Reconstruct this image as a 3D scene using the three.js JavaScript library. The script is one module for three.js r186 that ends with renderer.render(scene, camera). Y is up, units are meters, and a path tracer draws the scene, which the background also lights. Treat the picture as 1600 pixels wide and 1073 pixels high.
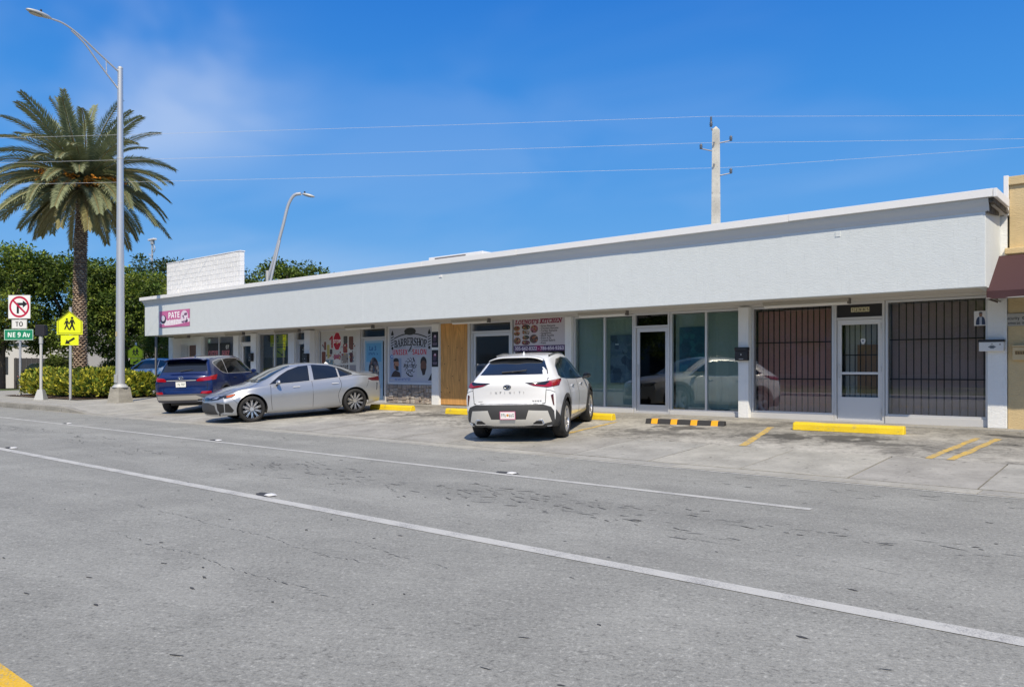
import * as THREE from 'three';
import { mergeGeometries, mergeVertices } from 'three/addons/utils/BufferGeometryUtils.js';
import { RoundedBoxGeometry } from 'three/addons/geometries/RoundedBoxGeometry.js';

// ------------------------------------------------------------ camera, sky, sun, exposure
const scene = new THREE.Scene();
const camera = new THREE.PerspectiveCamera(2 * Math.atan(536.5 / 1245) * 180 / Math.PI, 1600 / 1073, 0.1, 3000);
camera.position.set(0, 1.10, 17.2);
camera.lookAt(-0.64963, 1.10, 17.2 - 0.76025);
camera.setViewOffset(1600, 1073, 0, -40.5, 1600, 1073);
const SUN = new THREE.Vector3(0.497, 0.743, 0.4476).normalize();
const sun = new THREE.DirectionalLight(0xfff1d9, 4.7);
sun.position.copy(SUN).multiplyScalar(90).add(new THREE.Vector3(-18, 0, 4));
sun.target.position.set(-18, 0, 4);
sun.castShadow = true; sun.shadow.mapSize.set(4096, 4096);
Object.assign(sun.shadow.camera, { left: -70, right: 70, top: 60, bottom: -60, near: 1, far: 260 });
scene.add(sun, sun.target);
const renderer = new THREE.WebGLRenderer({ antialias: true });
renderer.setSize(1024, 686);
renderer.toneMapping = THREE.LinearToneMapping;
renderer.toneMappingExposure = 1.0;
renderer.shadowMap.enabled = true;

// ------------------------------------------------------------ helpers
let seed = 12345;
const rnd = () => { seed = (seed * 1664525 + 1013904223) >>> 0; return seed / 4294967296; };
const rr = (a, b) => a + (b - a) * rnd();
const reseed = s => { seed = s >>> 0; };
const lerp = (a, b, t) => a + (b - a) * t;
const clamp = (x, a, b) => Math.min(b, Math.max(a, x));
const sstep = (a, b, x) => { const t = clamp((x - a) / (b - a), 0, 1); return t * t * (3 - 2 * t); };
const HT = new Float32Array(65536); { reseed(77); for (let i = 0; i < 65536; i++) HT[i] = rnd(); }
const hash = (x, y) => HT[((x * 73 + y * 179) ^ (y * 31 + 911)) & 65535];
// value noise that repeats after p cells
function vn(x, y, px = 1 << 20, py = px) {
  const xi = Math.floor(x), yi = Math.floor(y), fx = x - xi, fy = y - yi;
  const m = (a, b) => ((a % b) + b) % b, x0 = m(xi, px), x1 = m(xi + 1, px), y0 = m(yi, py), y1 = m(yi + 1, py);
  const u = fx * fx * (3 - 2 * fx), v = fy * fy * (3 - 2 * fy);
  return lerp(lerp(hash(x0, y0), hash(x1, y0), u), lerp(hash(x0, y1), hash(x1, y1), u), v);
}
function fbm(x, y, oct = 4, p = 1 << 20) { let s = 0, a = 0.5, n = 0; for (let i = 0; i < oct; i++) { s += a * vn(x + i * 7, y + i * 13, p); n += a; x *= 2; y *= 2; p *= 2; a *= 0.5; } return s / n; }
const s8 = l => { l = clamp(l, 0, 1); return Math.round(255 * (l <= 0.0031308 ? 12.92 * l : 1.055 * Math.pow(l, 1 / 2.4) - 0.055)); };
// fn(u, v) returns [r, g, b] in linear values
function colorTex(w, h, fn, repeat = true) {
  const d = new Uint8Array(w * h * 4);
  for (let y = 0; y < h; y++) for (let x = 0; x < w; x++) { const c = fn((x + 0.5) / w, (y + 0.5) / h, x, y), i = (y * w + x) * 4; d[i] = s8(c[0]); d[i + 1] = s8(c[1]); d[i + 2] = s8(c[2]); d[i + 3] = 255; }
  const t = new THREE.DataTexture(d, w, h); t.colorSpace = THREE.SRGBColorSpace; fin(t, repeat); return t;
}
function grayTex(w, h, fn, repeat = true) {
  const d = new Uint8Array(w * h * 4);
  for (let y = 0; y < h; y++) for (let x = 0; x < w; x++) { const c = Math.round(255 * clamp(fn((x + 0.5) / w, (y + 0.5) / h, x, y), 0, 1)), i = (y * w + x) * 4; d[i] = d[i + 1] = d[i + 2] = c; d[i + 3] = 255; }
  const t = new THREE.DataTexture(d, w, h); fin(t, repeat); return t;
}
function fin(t, repeat) { t.magFilter = THREE.LinearFilter; t.minFilter = THREE.LinearFilter; if (repeat) t.wrapS = t.wrapT = THREE.RepeatWrapping; t.needsUpdate = true; }
function canvasTex(w, h, draw) {
  const c = document.createElement('canvas'); c.width = w; c.height = h; const g = c.getContext('2d'); draw(g, w, h);
  const t = new THREE.CanvasTexture(c); t.colorSpace = THREE.SRGBColorSpace; t.magFilter = THREE.LinearFilter; return t;
}
const lin = (r, g, b) => new THREE.Color().setRGB(r, g, b);
const mat = (r, g, b, rough = 0.8, o = {}) => new THREE.MeshStandardMaterial({ color: lin(r, g, b), roughness: rough, ...o });
const phys = (r, g, b, rough = 0.5, o = {}) => new THREE.MeshPhysicalMaterial({ color: lin(r, g, b), roughness: rough, ...o });
const V = (x, y, z) => new THREE.Vector3(x, y, z);

const used = {};
function numbered(n) { const k = used[n] = (used[n] ?? -1) + 1; return k ? `${n}_${String(k).padStart(3, '0')}` : n; }
function shade(o) { o.traverse(c => { if (c.isMesh) { c.castShadow = true; c.receiveShadow = true; } }); return o; }
function mesh(name, geo, m, parent) { const o = new THREE.Mesh(Array.isArray(geo) ? merge(geo) : geo, m); o.name = name; parent && parent.add(o); return o; }
function merge(gs) {
  gs = gs.map(g => { g = g.index ? g.toNonIndexed() : g; for (const k of Object.keys(g.attributes)) if (!['position', 'normal', 'uv', 'color'].includes(k)) g.deleteAttribute(k); return g; });
  const col = gs.some(g => g.attributes.color);
  for (const g of gs) { const n = g.attributes.position.count; if (!g.attributes.uv) g.setAttribute('uv', new THREE.BufferAttribute(new Float32Array(n * 2), 2)); if (col && !g.attributes.color) g.setAttribute('color', new THREE.BufferAttribute(new Float32Array(n * 3).fill(1), 3)); }
  return mergeGeometries(gs);
}
function thing(name, label, category, pos = [0, 0, 0], turn = 0, group) {
  const o = new THREE.Group(); o.name = numbered(name); o.position.set(...pos); o.rotation.y = turn;
  o.userData = { label, category }; if (group) o.userData.group = group; scene.add(o); return o;
}
function single(o, label, category, group) { o.name = numbered(o.name); o.userData = { label, category }; if (group) o.userData.group = group; scene.add(o); return o; }
function struct(o, label, kind = 'structure') { o.name = numbered(o.name); o.userData = { label, category: o.name.replace(/_\d+$/, '').replace(/_/g, ' '), kind }; scene.add(o); return o; }
function dup(src, label, pos, turn = 0) { const c = src.clone(); c.name = numbered(src.name.replace(/_\d{3}$/, '')); c.userData = { ...src.userData, label }; c.position.set(...pos); c.rotation.y = turn; scene.add(c); return c; }
// box given by its limits, uv in metres
function box(x0, x1, y0, y1, z0, z1, bev = 0) {
  const w = x1 - x0, h = y1 - y0, d = z1 - z0;
  const g = bev ? new RoundedBoxGeometry(w, h, d, 2, bev) : new THREE.BoxGeometry(w, h, d);
  g.translate((x0 + x1) / 2, (y0 + y1) / 2, (z0 + z1) / 2); return uvm(g);
}
function uvm(g, s = 1, ox = 0, oy = 0) {
  if (g.index) g = g.toNonIndexed();
  const p = g.attributes.position, n = g.attributes.normal, uv = new Float32Array(p.count * 2);
  for (let i = 0; i < p.count; i++) {
    const ax = Math.abs(n.getX(i)), ay = Math.abs(n.getY(i)), az = Math.abs(n.getZ(i)); let a, b;
    if (ay >= ax && ay >= az) { a = p.getX(i); b = p.getZ(i); } else if (ax >= az) { a = p.getZ(i); b = p.getY(i); } else { a = p.getX(i); b = p.getY(i); }
    uv[2 * i] = a * s + ox; uv[2 * i + 1] = b * s + oy;
  }
  g.setAttribute('uv', new THREE.BufferAttribute(uv, 2)); return g;
}
function tube(pts, r, seg = 24, rs = 8, closed = false) { return new THREE.TubeGeometry(new THREE.CatmullRomCurve3(pts.map(p => V(...p)), closed), seg, r, rs, closed); }
function rod(a, b, r0, r1 = r0, rs = 10) {
  const A = V(...a), B = V(...b), L = A.distanceTo(B), g = new THREE.CylinderGeometry(r1, r0, L, rs);
  g.translate(0, L / 2, 0); g.applyQuaternion(new THREE.Quaternion().setFromUnitVectors(V(0, 1, 0), B.clone().sub(A).normalize())); g.translate(A.x, A.y, A.z); return g;
}
function gridGeo(nu, nv, fn) {           // fn(u, v) -> [x, y, z], u and v 0..1
  const p = [], uv = [], ix = [];
  for (let j = 0; j <= nv; j++) for (let i = 0; i <= nu; i++) { const q = fn(i / nu, j / nv); p.push(q[0], q[1], q[2]); uv.push(q[3] ?? i / nu, q[4] ?? j / nv); }
  for (let j = 0; j < nv; j++) for (let i = 0; i < nu; i++) { const a = j * (nu + 1) + i, b = a + 1, c = a + nu + 1, d = c + 1; ix.push(a, b, d, a, d, c); }
  const g = new THREE.BufferGeometry(); g.setAttribute('position', new THREE.Float32BufferAttribute(p, 3)); g.setAttribute('uv', new THREE.Float32BufferAttribute(uv, 2)); g.setIndex(ix); g.computeVertexNormals(); return g;
}
// quad card with full 0..1 uv facing +z, with a little depth
function panel(x0, x1, y0, y1, z0, z1) {
  const g = new THREE.BoxGeometry(x1 - x0, y1 - y0, z1 - z0); g.translate((x0 + x1) / 2, (y0 + y1) / 2, (z0 + z1) / 2); return g;
}
const GY = z => z < 0.2 ? 0 : z < 6.6 ? -0.35 * (z - 0.2) / 6.4 : -0.35;   // height of the lot, which falls to the road

// ------------------------------------------------------------ sky texture
{
  const W = 1536, H = 768, d = new Float32Array(W * H * 4);
  const stops = [[0, 0.30, 0.53, 0.84], [5, 0.20, 0.465, 0.83], [10, 0.12, 0.375, 0.80], [17, 0.060, 0.29, 0.76], [25, 0.030, 0.205, 0.67], [40, 0.034, 0.19, 0.64], [90, 0.032, 0.178, 0.61]];
  for (let y = 0; y < H; y++) for (let x = 0; x < W; x++) {
    const el = ((y + 0.5) / H - 0.5) * 180, az = ((x + 0.5) / W - 0.5) * 2 * Math.PI, i = (y * W + x) * 4; let c;
    if (el <= 0) c = [0.26, 0.27, 0.27];
    else {
      let k = 0; while (k < stops.length - 2 && el > stops[k + 1][0]) k++;
      const t = (el - stops[k][0]) / (stops[k + 1][0] - stops[k][0]), a = stops[k], b = stops[k + 1];
      c = [lerp(a[1], b[1], t), lerp(a[2], b[2], t), lerp(a[3], b[3], t)];
      const e = el * Math.PI / 180, q = 1 / (Math.sin(e) + 0.12), dx = Math.cos(e) * Math.cos(az) * q, dz = Math.cos(e) * Math.sin(az) * q;
      const warp = fbm(dx * 0.8 + 11, dz * 0.8 + 5, 3);
      const det = fbm(dx * 1.1 + warp * 2.2 + 40, dz * 2.0 - warp * 1.3 + 61, 5), cov = fbm(dx * 0.32 + 19.18, dz * 0.32 + 7.64, 3);
      const f = (sstep(0.45, 0.64, cov) * sstep(0.22, 0.70, det) * 0.42 + sstep(0.40, 0.80, det) * 0.09) * sstep(2, 14, el);
      c = [lerp(c[0], 0.72, f), lerp(c[1], 0.80, f), lerp(c[2], 0.95, f)];
    }
    d[i] = c[0]; d[i + 1] = c[1]; d[i + 2] = c[2]; d[i + 3] = 1;
  }
  const t = new THREE.DataTexture(d, W, H, THREE.RGBAFormat, THREE.FloatType); t.mapping = THREE.EquirectangularReflectionMapping; t.magFilter = THREE.LinearFilter; t.minFilter = THREE.LinearFilter; t.needsUpdate = true;
  scene.background = t; scene.environment = t;
}
// ------------------------------------------------------------ ground materials
const asphaltMap = colorTex(2048, 2048, (u, v, x, y) => {
  const g = hash(x, y) * 0.5 + vn(u * 900, v * 900, 900) * 0.5, m = vn(u * 330, v * 330, 330), c = fbm(u * 9, v * 9, 4, 9), st = fbm(u * 3, v * 40, 3, 3 * 13);
  let a = 0.268 + (g - 0.5) * 0.20 + (m - 0.5) * 0.07 + (c - 0.5) * 0.085 + (st - 0.5) * 0.03;
  if (m > 0.86 && g > 0.5) a += 0.10; if (m < 0.12) a -= 0.05;
  return [a * 1.0, a * 0.995, a * 0.89];
});
const asphaltBump = grayTex(1024, 1024, (u, v, x, y) => 0.5 * vn(u * 420, v * 420, 420) + 0.5 * hash(x, y));
const asphalt = mat(1, 1, 1, 0.93, { map: asphaltMap, bumpMap: asphaltBump, bumpScale: 0.003, vertexColors: true });
const conMap = colorTex(1024, 1024, (u, v, x, y) => {
  const c = fbm(u * 5, v * 5, 5, 5), f = hash(x, y), s = fbm(u * 24 + 3, v * 24, 3, 24), p = vn(u * 150, v * 150, 150);
  let a = 0.355 + (c - 0.5) * 0.22 + (f - 0.5) * 0.07 + (s - 0.5) * 0.10; if (p > 0.93) a -= 0.13; if (s > 0.66) a -= (s - 0.66) * 0.8;
  return [a * 1.0, a * 0.975, a * 0.87];
});
const conBump = grayTex(512, 512, (u, v, x, y) => 0.6 * fbm(u * 60, v * 60, 3, 60) + 0.4 * hash(x, y));
const concrete = mat(1, 1, 1, 0.9, { map: conMap, bumpMap: conBump, bumpScale: 0.003 });
const concreteB = mat(0.93, 0.92, 0.92, 0.9, { map: conMap, bumpMap: conBump, bumpScale: 0.003 });
const concreteC = mat(1.06, 1.05, 1.02, 0.9, { map: conMap, bumpMap: conBump, bumpScale: 0.003 });
// worn parking lot: patched pale concrete with oil stains and dark exposed asphalt, one map for the whole strip (x -31.2 .. 3, z 0.45 .. 4.25)
const LX0 = -31.2, LX1 = 4.0, LZ0 = 0.42, LZ1 = 4.25;
const stains = [[-4.9, 2.6, 1.1, 0.42, .8], [-4.2, 2.9, 0.9, 0.35, .6], [-5.9, 2.8, 0.7, 0.3, .5], [-8.2, 2.3, 0.8, 0.4, .75], [-8.4, 3.0, 1.1, 0.35, .45], [-2.4, 1.15, 0.55, 0.16, 1.0], [-1.2, 1.5, 0.9, 0.35, .5], [-15.9, 2.3, 1.6, 0.45, .7], [-17.2, 2.9, 1.5, 0.5, .35], [-12.9, 3.3, 1.4, 0.5, .4], [-21.5, 2.4, 1.2, 0.6, .5], [-0.9, 2.9, 0.8, .3, .4], [-27, 2.6, 1.3, .5, .4], [-7.0, 1.3, .6, .2, .5], [-3.4, 3.5, .7, .3, .3]];
const lotMap = colorTex(2048, 256, (u, v, px, py) => {
  const x = LX0 + u * (LX1 - LX0), z = LZ0 + v * (LZ1 - LZ0);
  const c = fbm(x * 0.9 + 30, z * 1.3 + 9, 5), f = hash(px, py), e = fbm(x * 3.1, z * 3.1 + 50, 4), w = fbm(x * 0.35 + 7, z * 0.5 + 3, 3);
  const hf = fbm(x * 14, z * 14 + 5, 3); let a = 0.335 + (c - 0.5) * 0.36 + (f - 0.5) * 0.12 + (e - 0.5) * 0.30 + (hf - 0.5) * 0.30; if (hf > 0.68) a -= 0.05;
  const patch = sstep(0.50, 0.58, w + (e - 0.5) * 0.3); a = lerp(a, 0.22 + (e - 0.5) * 0.2 + (hf - 0.5) * 0.16 + (f - 0.5) * 0.1, patch * 0.7);
  for (const [sx, sz, rx, rz, k] of stains) { const dx = (x - sx) / rx, dz = (z - sz) / rz, q = dx * dx + dz * dz; if (q < 2.2) a = lerp(a, 0.07, k * (1 - sstep(0.45, 0.85, q + (e - 0.5) * 2.6 + (hf - 0.5) * 1.2 + (c - 0.5) * 1.0)) * 0.92); }
  const ck = Math.abs(fbm(x * 1.3 + 3, z * 1.3 + 20, 4) - 0.5); if (ck < 0.006) a *= 0.62;
  const red = clamp((x + 22) / 8, 0, 1);
  a *= 0.93; return [a * (1.03 + (1 - red) * 0.04), a * 0.99, a * (0.84 + red * 0.03)];
}, false);
const lot = mat(1, 1, 1, 0.92, { map: lotMap, bumpMap: conBump, bumpScale: 0.004 });
const paintMap = (r, g, b, wear) => colorTex(512, 512, (u, v, x, y) => { const w = fbm(u * 14, v * 14, 4, 14) * 0.6 + hash(x, y) * 0.4; const k = sstep(wear, wear + 0.12, w) * 0.75, n = (hash(x + 9, y) - 0.5) * 0.08; return [lerp(r, 0.24, k) + n, lerp(g, 0.24, k) + n, lerp(b, 0.235, k) + n]; });
const whitePaint = mat(1, 1, 1, 0.8, { map: paintMap(0.50, 0.495, 0.455, 0.60) });
const yellowPaint = mat(1, 1, 1, 0.8, { map: paintMap(0.72, 0.44, 0.035, 0.56) });
const yellowWorn = mat(1, 1, 1, 0.85, { map: paintMap(0.70, 0.45, 0.06, 0.44) });
const yellowBlock = mat(1, 1, 1, 0.7, { map: paintMap(0.80, 0.57, 0.015, 0.70), bumpMap: conBump, bumpScale: 0.006 });
const dirtMap = colorTex(512, 512, (u, v, x, y) => { const c = fbm(u * 30, v * 30, 4, 30), f = hash(x, y); const a = 0.10 + (c - 0.5) * 0.14 + (f - 0.5) * 0.08; return [a * 1.35, a * 0.92, a * 0.66]; });
const mulch = mat(1, 1, 1, 1, { map: dirtMap, bumpMap: asphaltBump, bumpScale: 0.04 });
const grassMap = colorTex(512, 512, (u, v, x, y) => { const c = fbm(u * 40, v * 40, 4, 40), f = hash(x, y); const a = 0.09 + (c - 0.5) * 0.10 + (f - 0.5) * 0.07; return [a * 0.75, a * 1.1, a * 0.32]; });
const grass = mat(1, 1, 1, 1, { map: grassMap });

// ------------------------------------------------------------ ground, road, pavements
function sheet(x0, x1, z0, z1, y, s = 1, nx = 1, nz = 1, yf) {
  const g = gridGeo(nx, nz, (u, v) => { const x = lerp(x0, x1, u), z = lerp(z1, z0, v); return [x, yf ? yf(z, x) : y, z, x * s, z * s]; }); return g;
}
struct(mesh('ground', sheet(-900, 900, -900, 900, -0.47, 0.2), grass), 'flat grassy ground reaching away to the horizon');
{ // road: one sheet, wheel-path wear as tone of the aged asphalt
  const g = sheet(-400, 300, 6.66, 26, -0.35, 1 / 5.5, 700, 60);
  const p = g.attributes.position, c = new Float32Array(p.count * 3);
  for (let i = 0; i < p.count; i++) {
    const x = p.getX(i), z = p.getZ(i);
    let k = 1 + (fbm(x * 0.12 + 5, z * 0.9 + 8, 4) - 0.5) * 0.34 + (fbm(x * 0.6 + 50, z * 1.4, 3) - 0.5) * 0.16;
    k *= 1 + 0.07 * Math.exp(-(((z - 11.2) / 0.42) ** 2)) + 0.07 * Math.exp(-(((z - 9.6) / 0.4) ** 2)) - 0.10 * Math.exp(-(((z - 10.35) / 0.45) ** 2)) - 0.05 * Math.exp(-(((z - 7.1) / 0.3) ** 2)) + 0.06 * Math.exp(-(((z - 13.4) / 0.6) ** 2));
    c[3 * i] = c[3 * i + 1] = c[3 * i + 2] = k;
  }
  g.setAttribute('color', new THREE.BufferAttribute(c, 3));
  struct(mesh('road', g, asphalt), 'wide grey asphalt road with aged wheel paths');
}
{ const g = sheet(-62, -48.5, -160, 6.656, -0.354, 1 / 5.5, 4, 30); g.setAttribute('color', new THREE.BufferAttribute(new Float32Array(g.attributes.position.count * 3).fill(0.95), 3)); struct(mesh('side_street', g, asphalt), 'asphalt side street meeting the main road at the corner'); }
function marking(name, label, x0, x1, z, w, m, wob = 0.006) {
  const n = Math.ceil((x1 - x0) / 0.5), g = gridGeo(n, 1, (u, v) => { const x = lerp(x0, x1, u), e = (fbm(x * 1.7 + z * 9, v * 5 + 2, 2) - 0.5) * wob * 2; return [x, -0.346, z + (v < 0.5 ? w / 2 : -w / 2) + e, x / 3, z / 3 + v * w / 3]; });
  return struct(mesh(name, g, m), label);
}
marking('lane_line', 'white solid lane line crossing the whole road nearest the camera', -300, 60, 12.22, 0.155, whitePaint);
marking('lane_line', 'thinner white edge line ending in front of the parked cars', -300, -3.0, 8.92, 0.12, whitePaint);
marking('edge_stripe', 'thin pale stripe where the road meets the gutter', -27, 30, 6.735, 0.06, whitePaint, 0.02);
marking('centre_line', 'yellow centre line in the bottom left corner', -300, 60, 15.93, 0.15, yellowPaint);
marking('centre_line', 'second yellow centre line under the camera', -300, 60, 16.24, 0.15, yellowPaint);
{ // dark flecks, tar spots and fine crack runs lying in the asphalt
  reseed(901); const gs = [];
  const fleck = (x, z, a, b, t) => { const g = new THREE.CircleGeometry(1, 7), p = g.attributes.position; for (let i = 1; i < p.count; i++) { const k = rr(0.6, 1.25); p.setXY(i, p.getX(i) * a * k, p.getY(i) * b * k); } g.rotateX(-Math.PI / 2); g.rotateY(t); g.translate(x, -0.3465, z); gs.push(g); };
  for (let i = 0; i < 330; i++) { const z = 7 + Math.pow(rnd(), 0.8) * 10, x = rr(-26, 1); fleck(x, z, rr(0.010, 0.042), rr(0.005, 0.013), rr(-0.5, 0.5)); }
  for (let i = 0; i < 1100; i++) { const x = rr(-34, 2), z = 10.35 + (rnd() + rnd() + rnd() - 1.5) * 0.62; if (fbm(x * 0.5 + 3, z * 1.2, 3) > 0.47) fleck(x, z, rr(0.03, 0.12), rr(0.004, 0.010), rr(-0.5, 0.5)); }
  for (let i = 0; i < 170; i++) { const x = rr(-30, 2), z = 7.5 + (rnd() + rnd() - 1) * 0.6; if (fbm(x * 0.5 + 3, z * 1.2 + 30, 3) > 0.45) fleck(x, z, rr(0.03, 0.14), rr(0.004, 0.010), rr(-0.3, 0.3)); }
  for (const [x0, z0, n, sl] of [[-8.6, 13.3, 46, 0.05], [-7.2, 14.1, 34, -0.03], [-5.5, 13.0, 16, 0.1], [-3.4, 11.0, 22, 0.04]]) { let z = z0; for (let i = 0; i < n; i++) { z += (rnd() - 0.5) * 0.05 + sl * 0.05; if (rnd() < 0.75) fleck(x0 + i * 0.09, z, rr(0.03, 0.06), rr(0.0018, 0.004), Math.atan2(-(rnd() - 0.5) * 0.6, 1)); } }
  struct(mesh('road_flecks', merge(gs), mat(0.055, 0.055, 0.055, 0.9)), 'dark tar flecks and fine cracks scattered over the asphalt', 'stuff');
}
// gutter, sidewalk slabs, parking lot, strip along the shops
{ const sw = new THREE.Group(); sw.name = 'gutter'; struct(sw, 'concrete gutter strip between sidewalk and road');
  for (let k = 0; k < 18; k++) { const x0 = -31.9 + k * 2.0; mesh('gutter_slab', uvm(box(x0, x0 + 1.992, -0.5, -0.341, 6.30, 6.655, 0.004), 0.4, k * 0.37, k * 0.11), k % 3 ? concreteC : concrete, sw); } }
{ const sw = new THREE.Group(); sw.name = 'sidewalk'; struct(sw, 'pale concrete sidewalk of square slabs falling towards the road');
  reseed(55);
  for (let k = -17; k < 4; k++) {
    const xa = -1.95 + k * 1.511, xb = xa + 1.5, dy = rr(-0.004, 0.004);
    const g = uvm(new THREE.BoxGeometry(1.488, 0.12, 2.045), 0.45, rnd() * 9, rnd() * 9); g.rotateX(Math.atan(0.0547)); g.translate((xa + xb) / 2, GY(5.27) - 0.06 + dy, 5.275);
    mesh('slab', g, [concrete, concreteB, concreteC][Math.floor(rnd() * 3)], sw);
  }
  const joint = gridGeo(1, 1, (u, v) => { const z = lerp(6.3, 4.2, v); return [lerp(-27.7, 4.1, u), GY(z) - 0.018, z]; }); mesh('joint_filler', joint, mat(0.10, 0.095, 0.085, 1), sw);
}
struct(mesh('parking_lot', gridGeo(60, 6, (u, v) => { const x = lerp(LX0, LX1, u), z = lerp(LZ1, LZ0, v); return [x, GY(z) - 0.004, z, u, (z - LZ0) / (LZ1 - LZ0)]; }), lot), 'worn stained parking strip between the shops and the sidewalk');
struct(mesh('shop_walk', uvm(box(-34.6, 4.0, -0.3, 0.004, -0.4, 0.425, 0.01), 0.4), concreteB), 'narrow concrete strip along the foot of the shopfronts');
const CY = (x, z) => { const k = 1 - sstep(-29.2, -26.6, x) , t = z > 4.6 ? lerp(-0.09, -0.165, clamp((z - 4.6) / 1.8, 0, 1)) : lerp(0, -0.09, clamp(z / 4.6, 0, 1)); return lerp(GY(z) - 0.012, t, k); };
// corner block on the left: paving, kerb, planting bed
struct(mesh('corner_paving', gridGeo(44, 40, (u, v) => { const x = lerp(-48.6, -26.4, u), z = v < 0.5 ? lerp(6.42, 0, v * 2) : lerp(0, -40, v * 2 - 1); return [x, CY(x, z), z, x * 0.4, z * 0.4]; }), concrete), 'concrete corner pavement round the planting bed');
struct(mesh('rear_yard', sheet(-48.5, 60, -60, -0.4, -0.02, 0.18), mat(0.9, 0.9, 0.9, 0.95, { map: asphaltMap })), 'asphalt yard behind and beside the shops');
{ // raised kerb bending round the corner
  const prof = [[-0.09, -0.48], [-0.09, -0.175], [-0.07, -0.155], [0.07, -0.155], [0.09, -0.19], [0.10, -0.48]], path = [];
  for (let i = 0; i <= 10; i++) path.push([-26.0 - i * 0.98, 6.50, -0.185 * (1 - sstep(-29.4, -26.2, 0) * 0 - sstep(0.4, 3.4, i * 0.98))]);
  for (let i = 1; i <= 14; i++) { const a = i / 14 * Math.PI / 2; path.push([-35.8 - Math.sin(a) * 12, 6.50 - (1 - Math.cos(a)) * 7, 0]); }
  for (let i = 1; i < 12; i++) path.push([-47.8, -0.5 - i * 4, 0]);
  const g = gridGeo(path.length - 1, prof.length - 1, (u, v) => {
    const i = Math.round(u * (path.length - 1)), j = Math.round(v * (prof.length - 1)), a = path[Math.max(0, i - 1)], b = path[Math.min(path.length - 1, i + 1)], tx = b[0] - a[0], tz = b[1] - a[1], l = Math.hypot(tx, tz);
    const nx = -tz / l, nz = tx / l, o = -prof[j][0]; return [path[i][0] + nx * o, prof[j][1] + path[i][2] * (prof[j][1] > -0.3 ? 1 : 0), path[i][1] + nz * o, i * 0.4, j * 0.1];
  });
  struct(mesh('kerb', uvm(g, 0.5), mat(0.80, 0.79, 0.78, 0.9, { map: conMap })), 'grey raised kerb curving round the street corner');
}
struct(mesh('planting_bed', gridGeo(40, 16, (u, v) => { const x = lerp(-40.9, -32.8, u), z = lerp(4.75, 0.6, v); return [x, CY(x, z) + 0.015 + 0.06 * Math.sin(u * 3.14) * Math.sin(v * 3.14) + 0.03 * fbm(x * 3, z * 3, 3), z, x * 0.5, z * 0.5]; }), mulch), 'brown mulch bed under the hedge');
// far side of the road, behind the camera: pavement and lawn that the shop glass mirrors
struct(mesh('far_pavement', box(-200, 120, -0.5, -0.22, 26, 28.2), concrete), 'concrete pavement on the opposite side of the road');
struct(mesh('far_lawn', sheet(-200, 120, 28.2, 46, -0.2, 0.5), grass), 'lawn on the opposite side of the road');
// painted bay lines
const bay = (x0, z0, x1, z1, w, label) => {
  const dx = x1 - x0, dz = z1 - z0, l = Math.hypot(dx, dz), nx = -dz / l * w / 2, nz = dx / l * w / 2;
  struct(mesh('bay_line', gridGeo(2, 12, (u, v) => { const s = u * 2 - 1, e = (fbm(v * 9 + x0 * 5, u * 4, 2) - 0.5) * 0.05, x = lerp(x0, x1, v) + nx * s + e, z = lerp(z0, z1, v) + nz * s; return [x, GY(z) + 0.001, z, x, z]; }), yellowWorn), label);
};
bay(-5.9, 4.15, -6.5, 1.5, 0.13, 'short worn yellow bay line left of the long yellow wheel stop');
bay(-2.98, 4.2, -2.80, 1.6, 0.11, 'left stripe of the double yellow bay line near the white pier');
bay(-2.68, 4.2, -2.50, 1.6, 0.11, 'right stripe of the double yellow bay line near the white pier');
bay(-9.75, 4.1, -9.95, 1.9, 0.11, 'faint worn yellow bay line beside the white car');

// reflective road markers, each on a dark pad of tar
{ const spots = [[-8.08, 12.05, 'white road marker beside the near lane line, closest to the camera'], [-7.23, 8.78, 'white road marker on the edge line in front of the white car'], [-16.5, 12.03, 'white road marker beside the near lane line at the left edge'], [-15.1, 8.76, 'white road marker on the edge line in front of the silver sedan'], [-22.8, 8.74, 'white road marker on the edge line farthest to the left']];
  reseed(31);
  for (const [x, z, l] of spots) {
    const t = thing('road_marker', l, 'road marker', [x, -0.346, z], 0, 'reflective markers along the lane lines');
    const c = new THREE.CircleGeometry(1, 14), p = c.attributes.position; for (let i = 1; i < p.count; i++) { const k = rr(0.75, 1.15); p.setXY(i, p.getX(i) * 0.21 * k - 0.06, p.getY(i) * 0.085 * k); } c.rotateX(-Math.PI / 2); c.translate(0, 0.003, 0); mesh('tar_pad', c, mat(0.05, 0.05, 0.05, 0.85), t);
    const b = new THREE.CylinderGeometry(0.052, 0.078, 0.018, 4, 1); b.rotateY(Math.PI / 4); b.translate(0.03, 0.010, 0); mesh('reflector', b.toNonIndexed(), mat(0.72, 0.72, 0.70, 0.4), t);
  }
}
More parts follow.
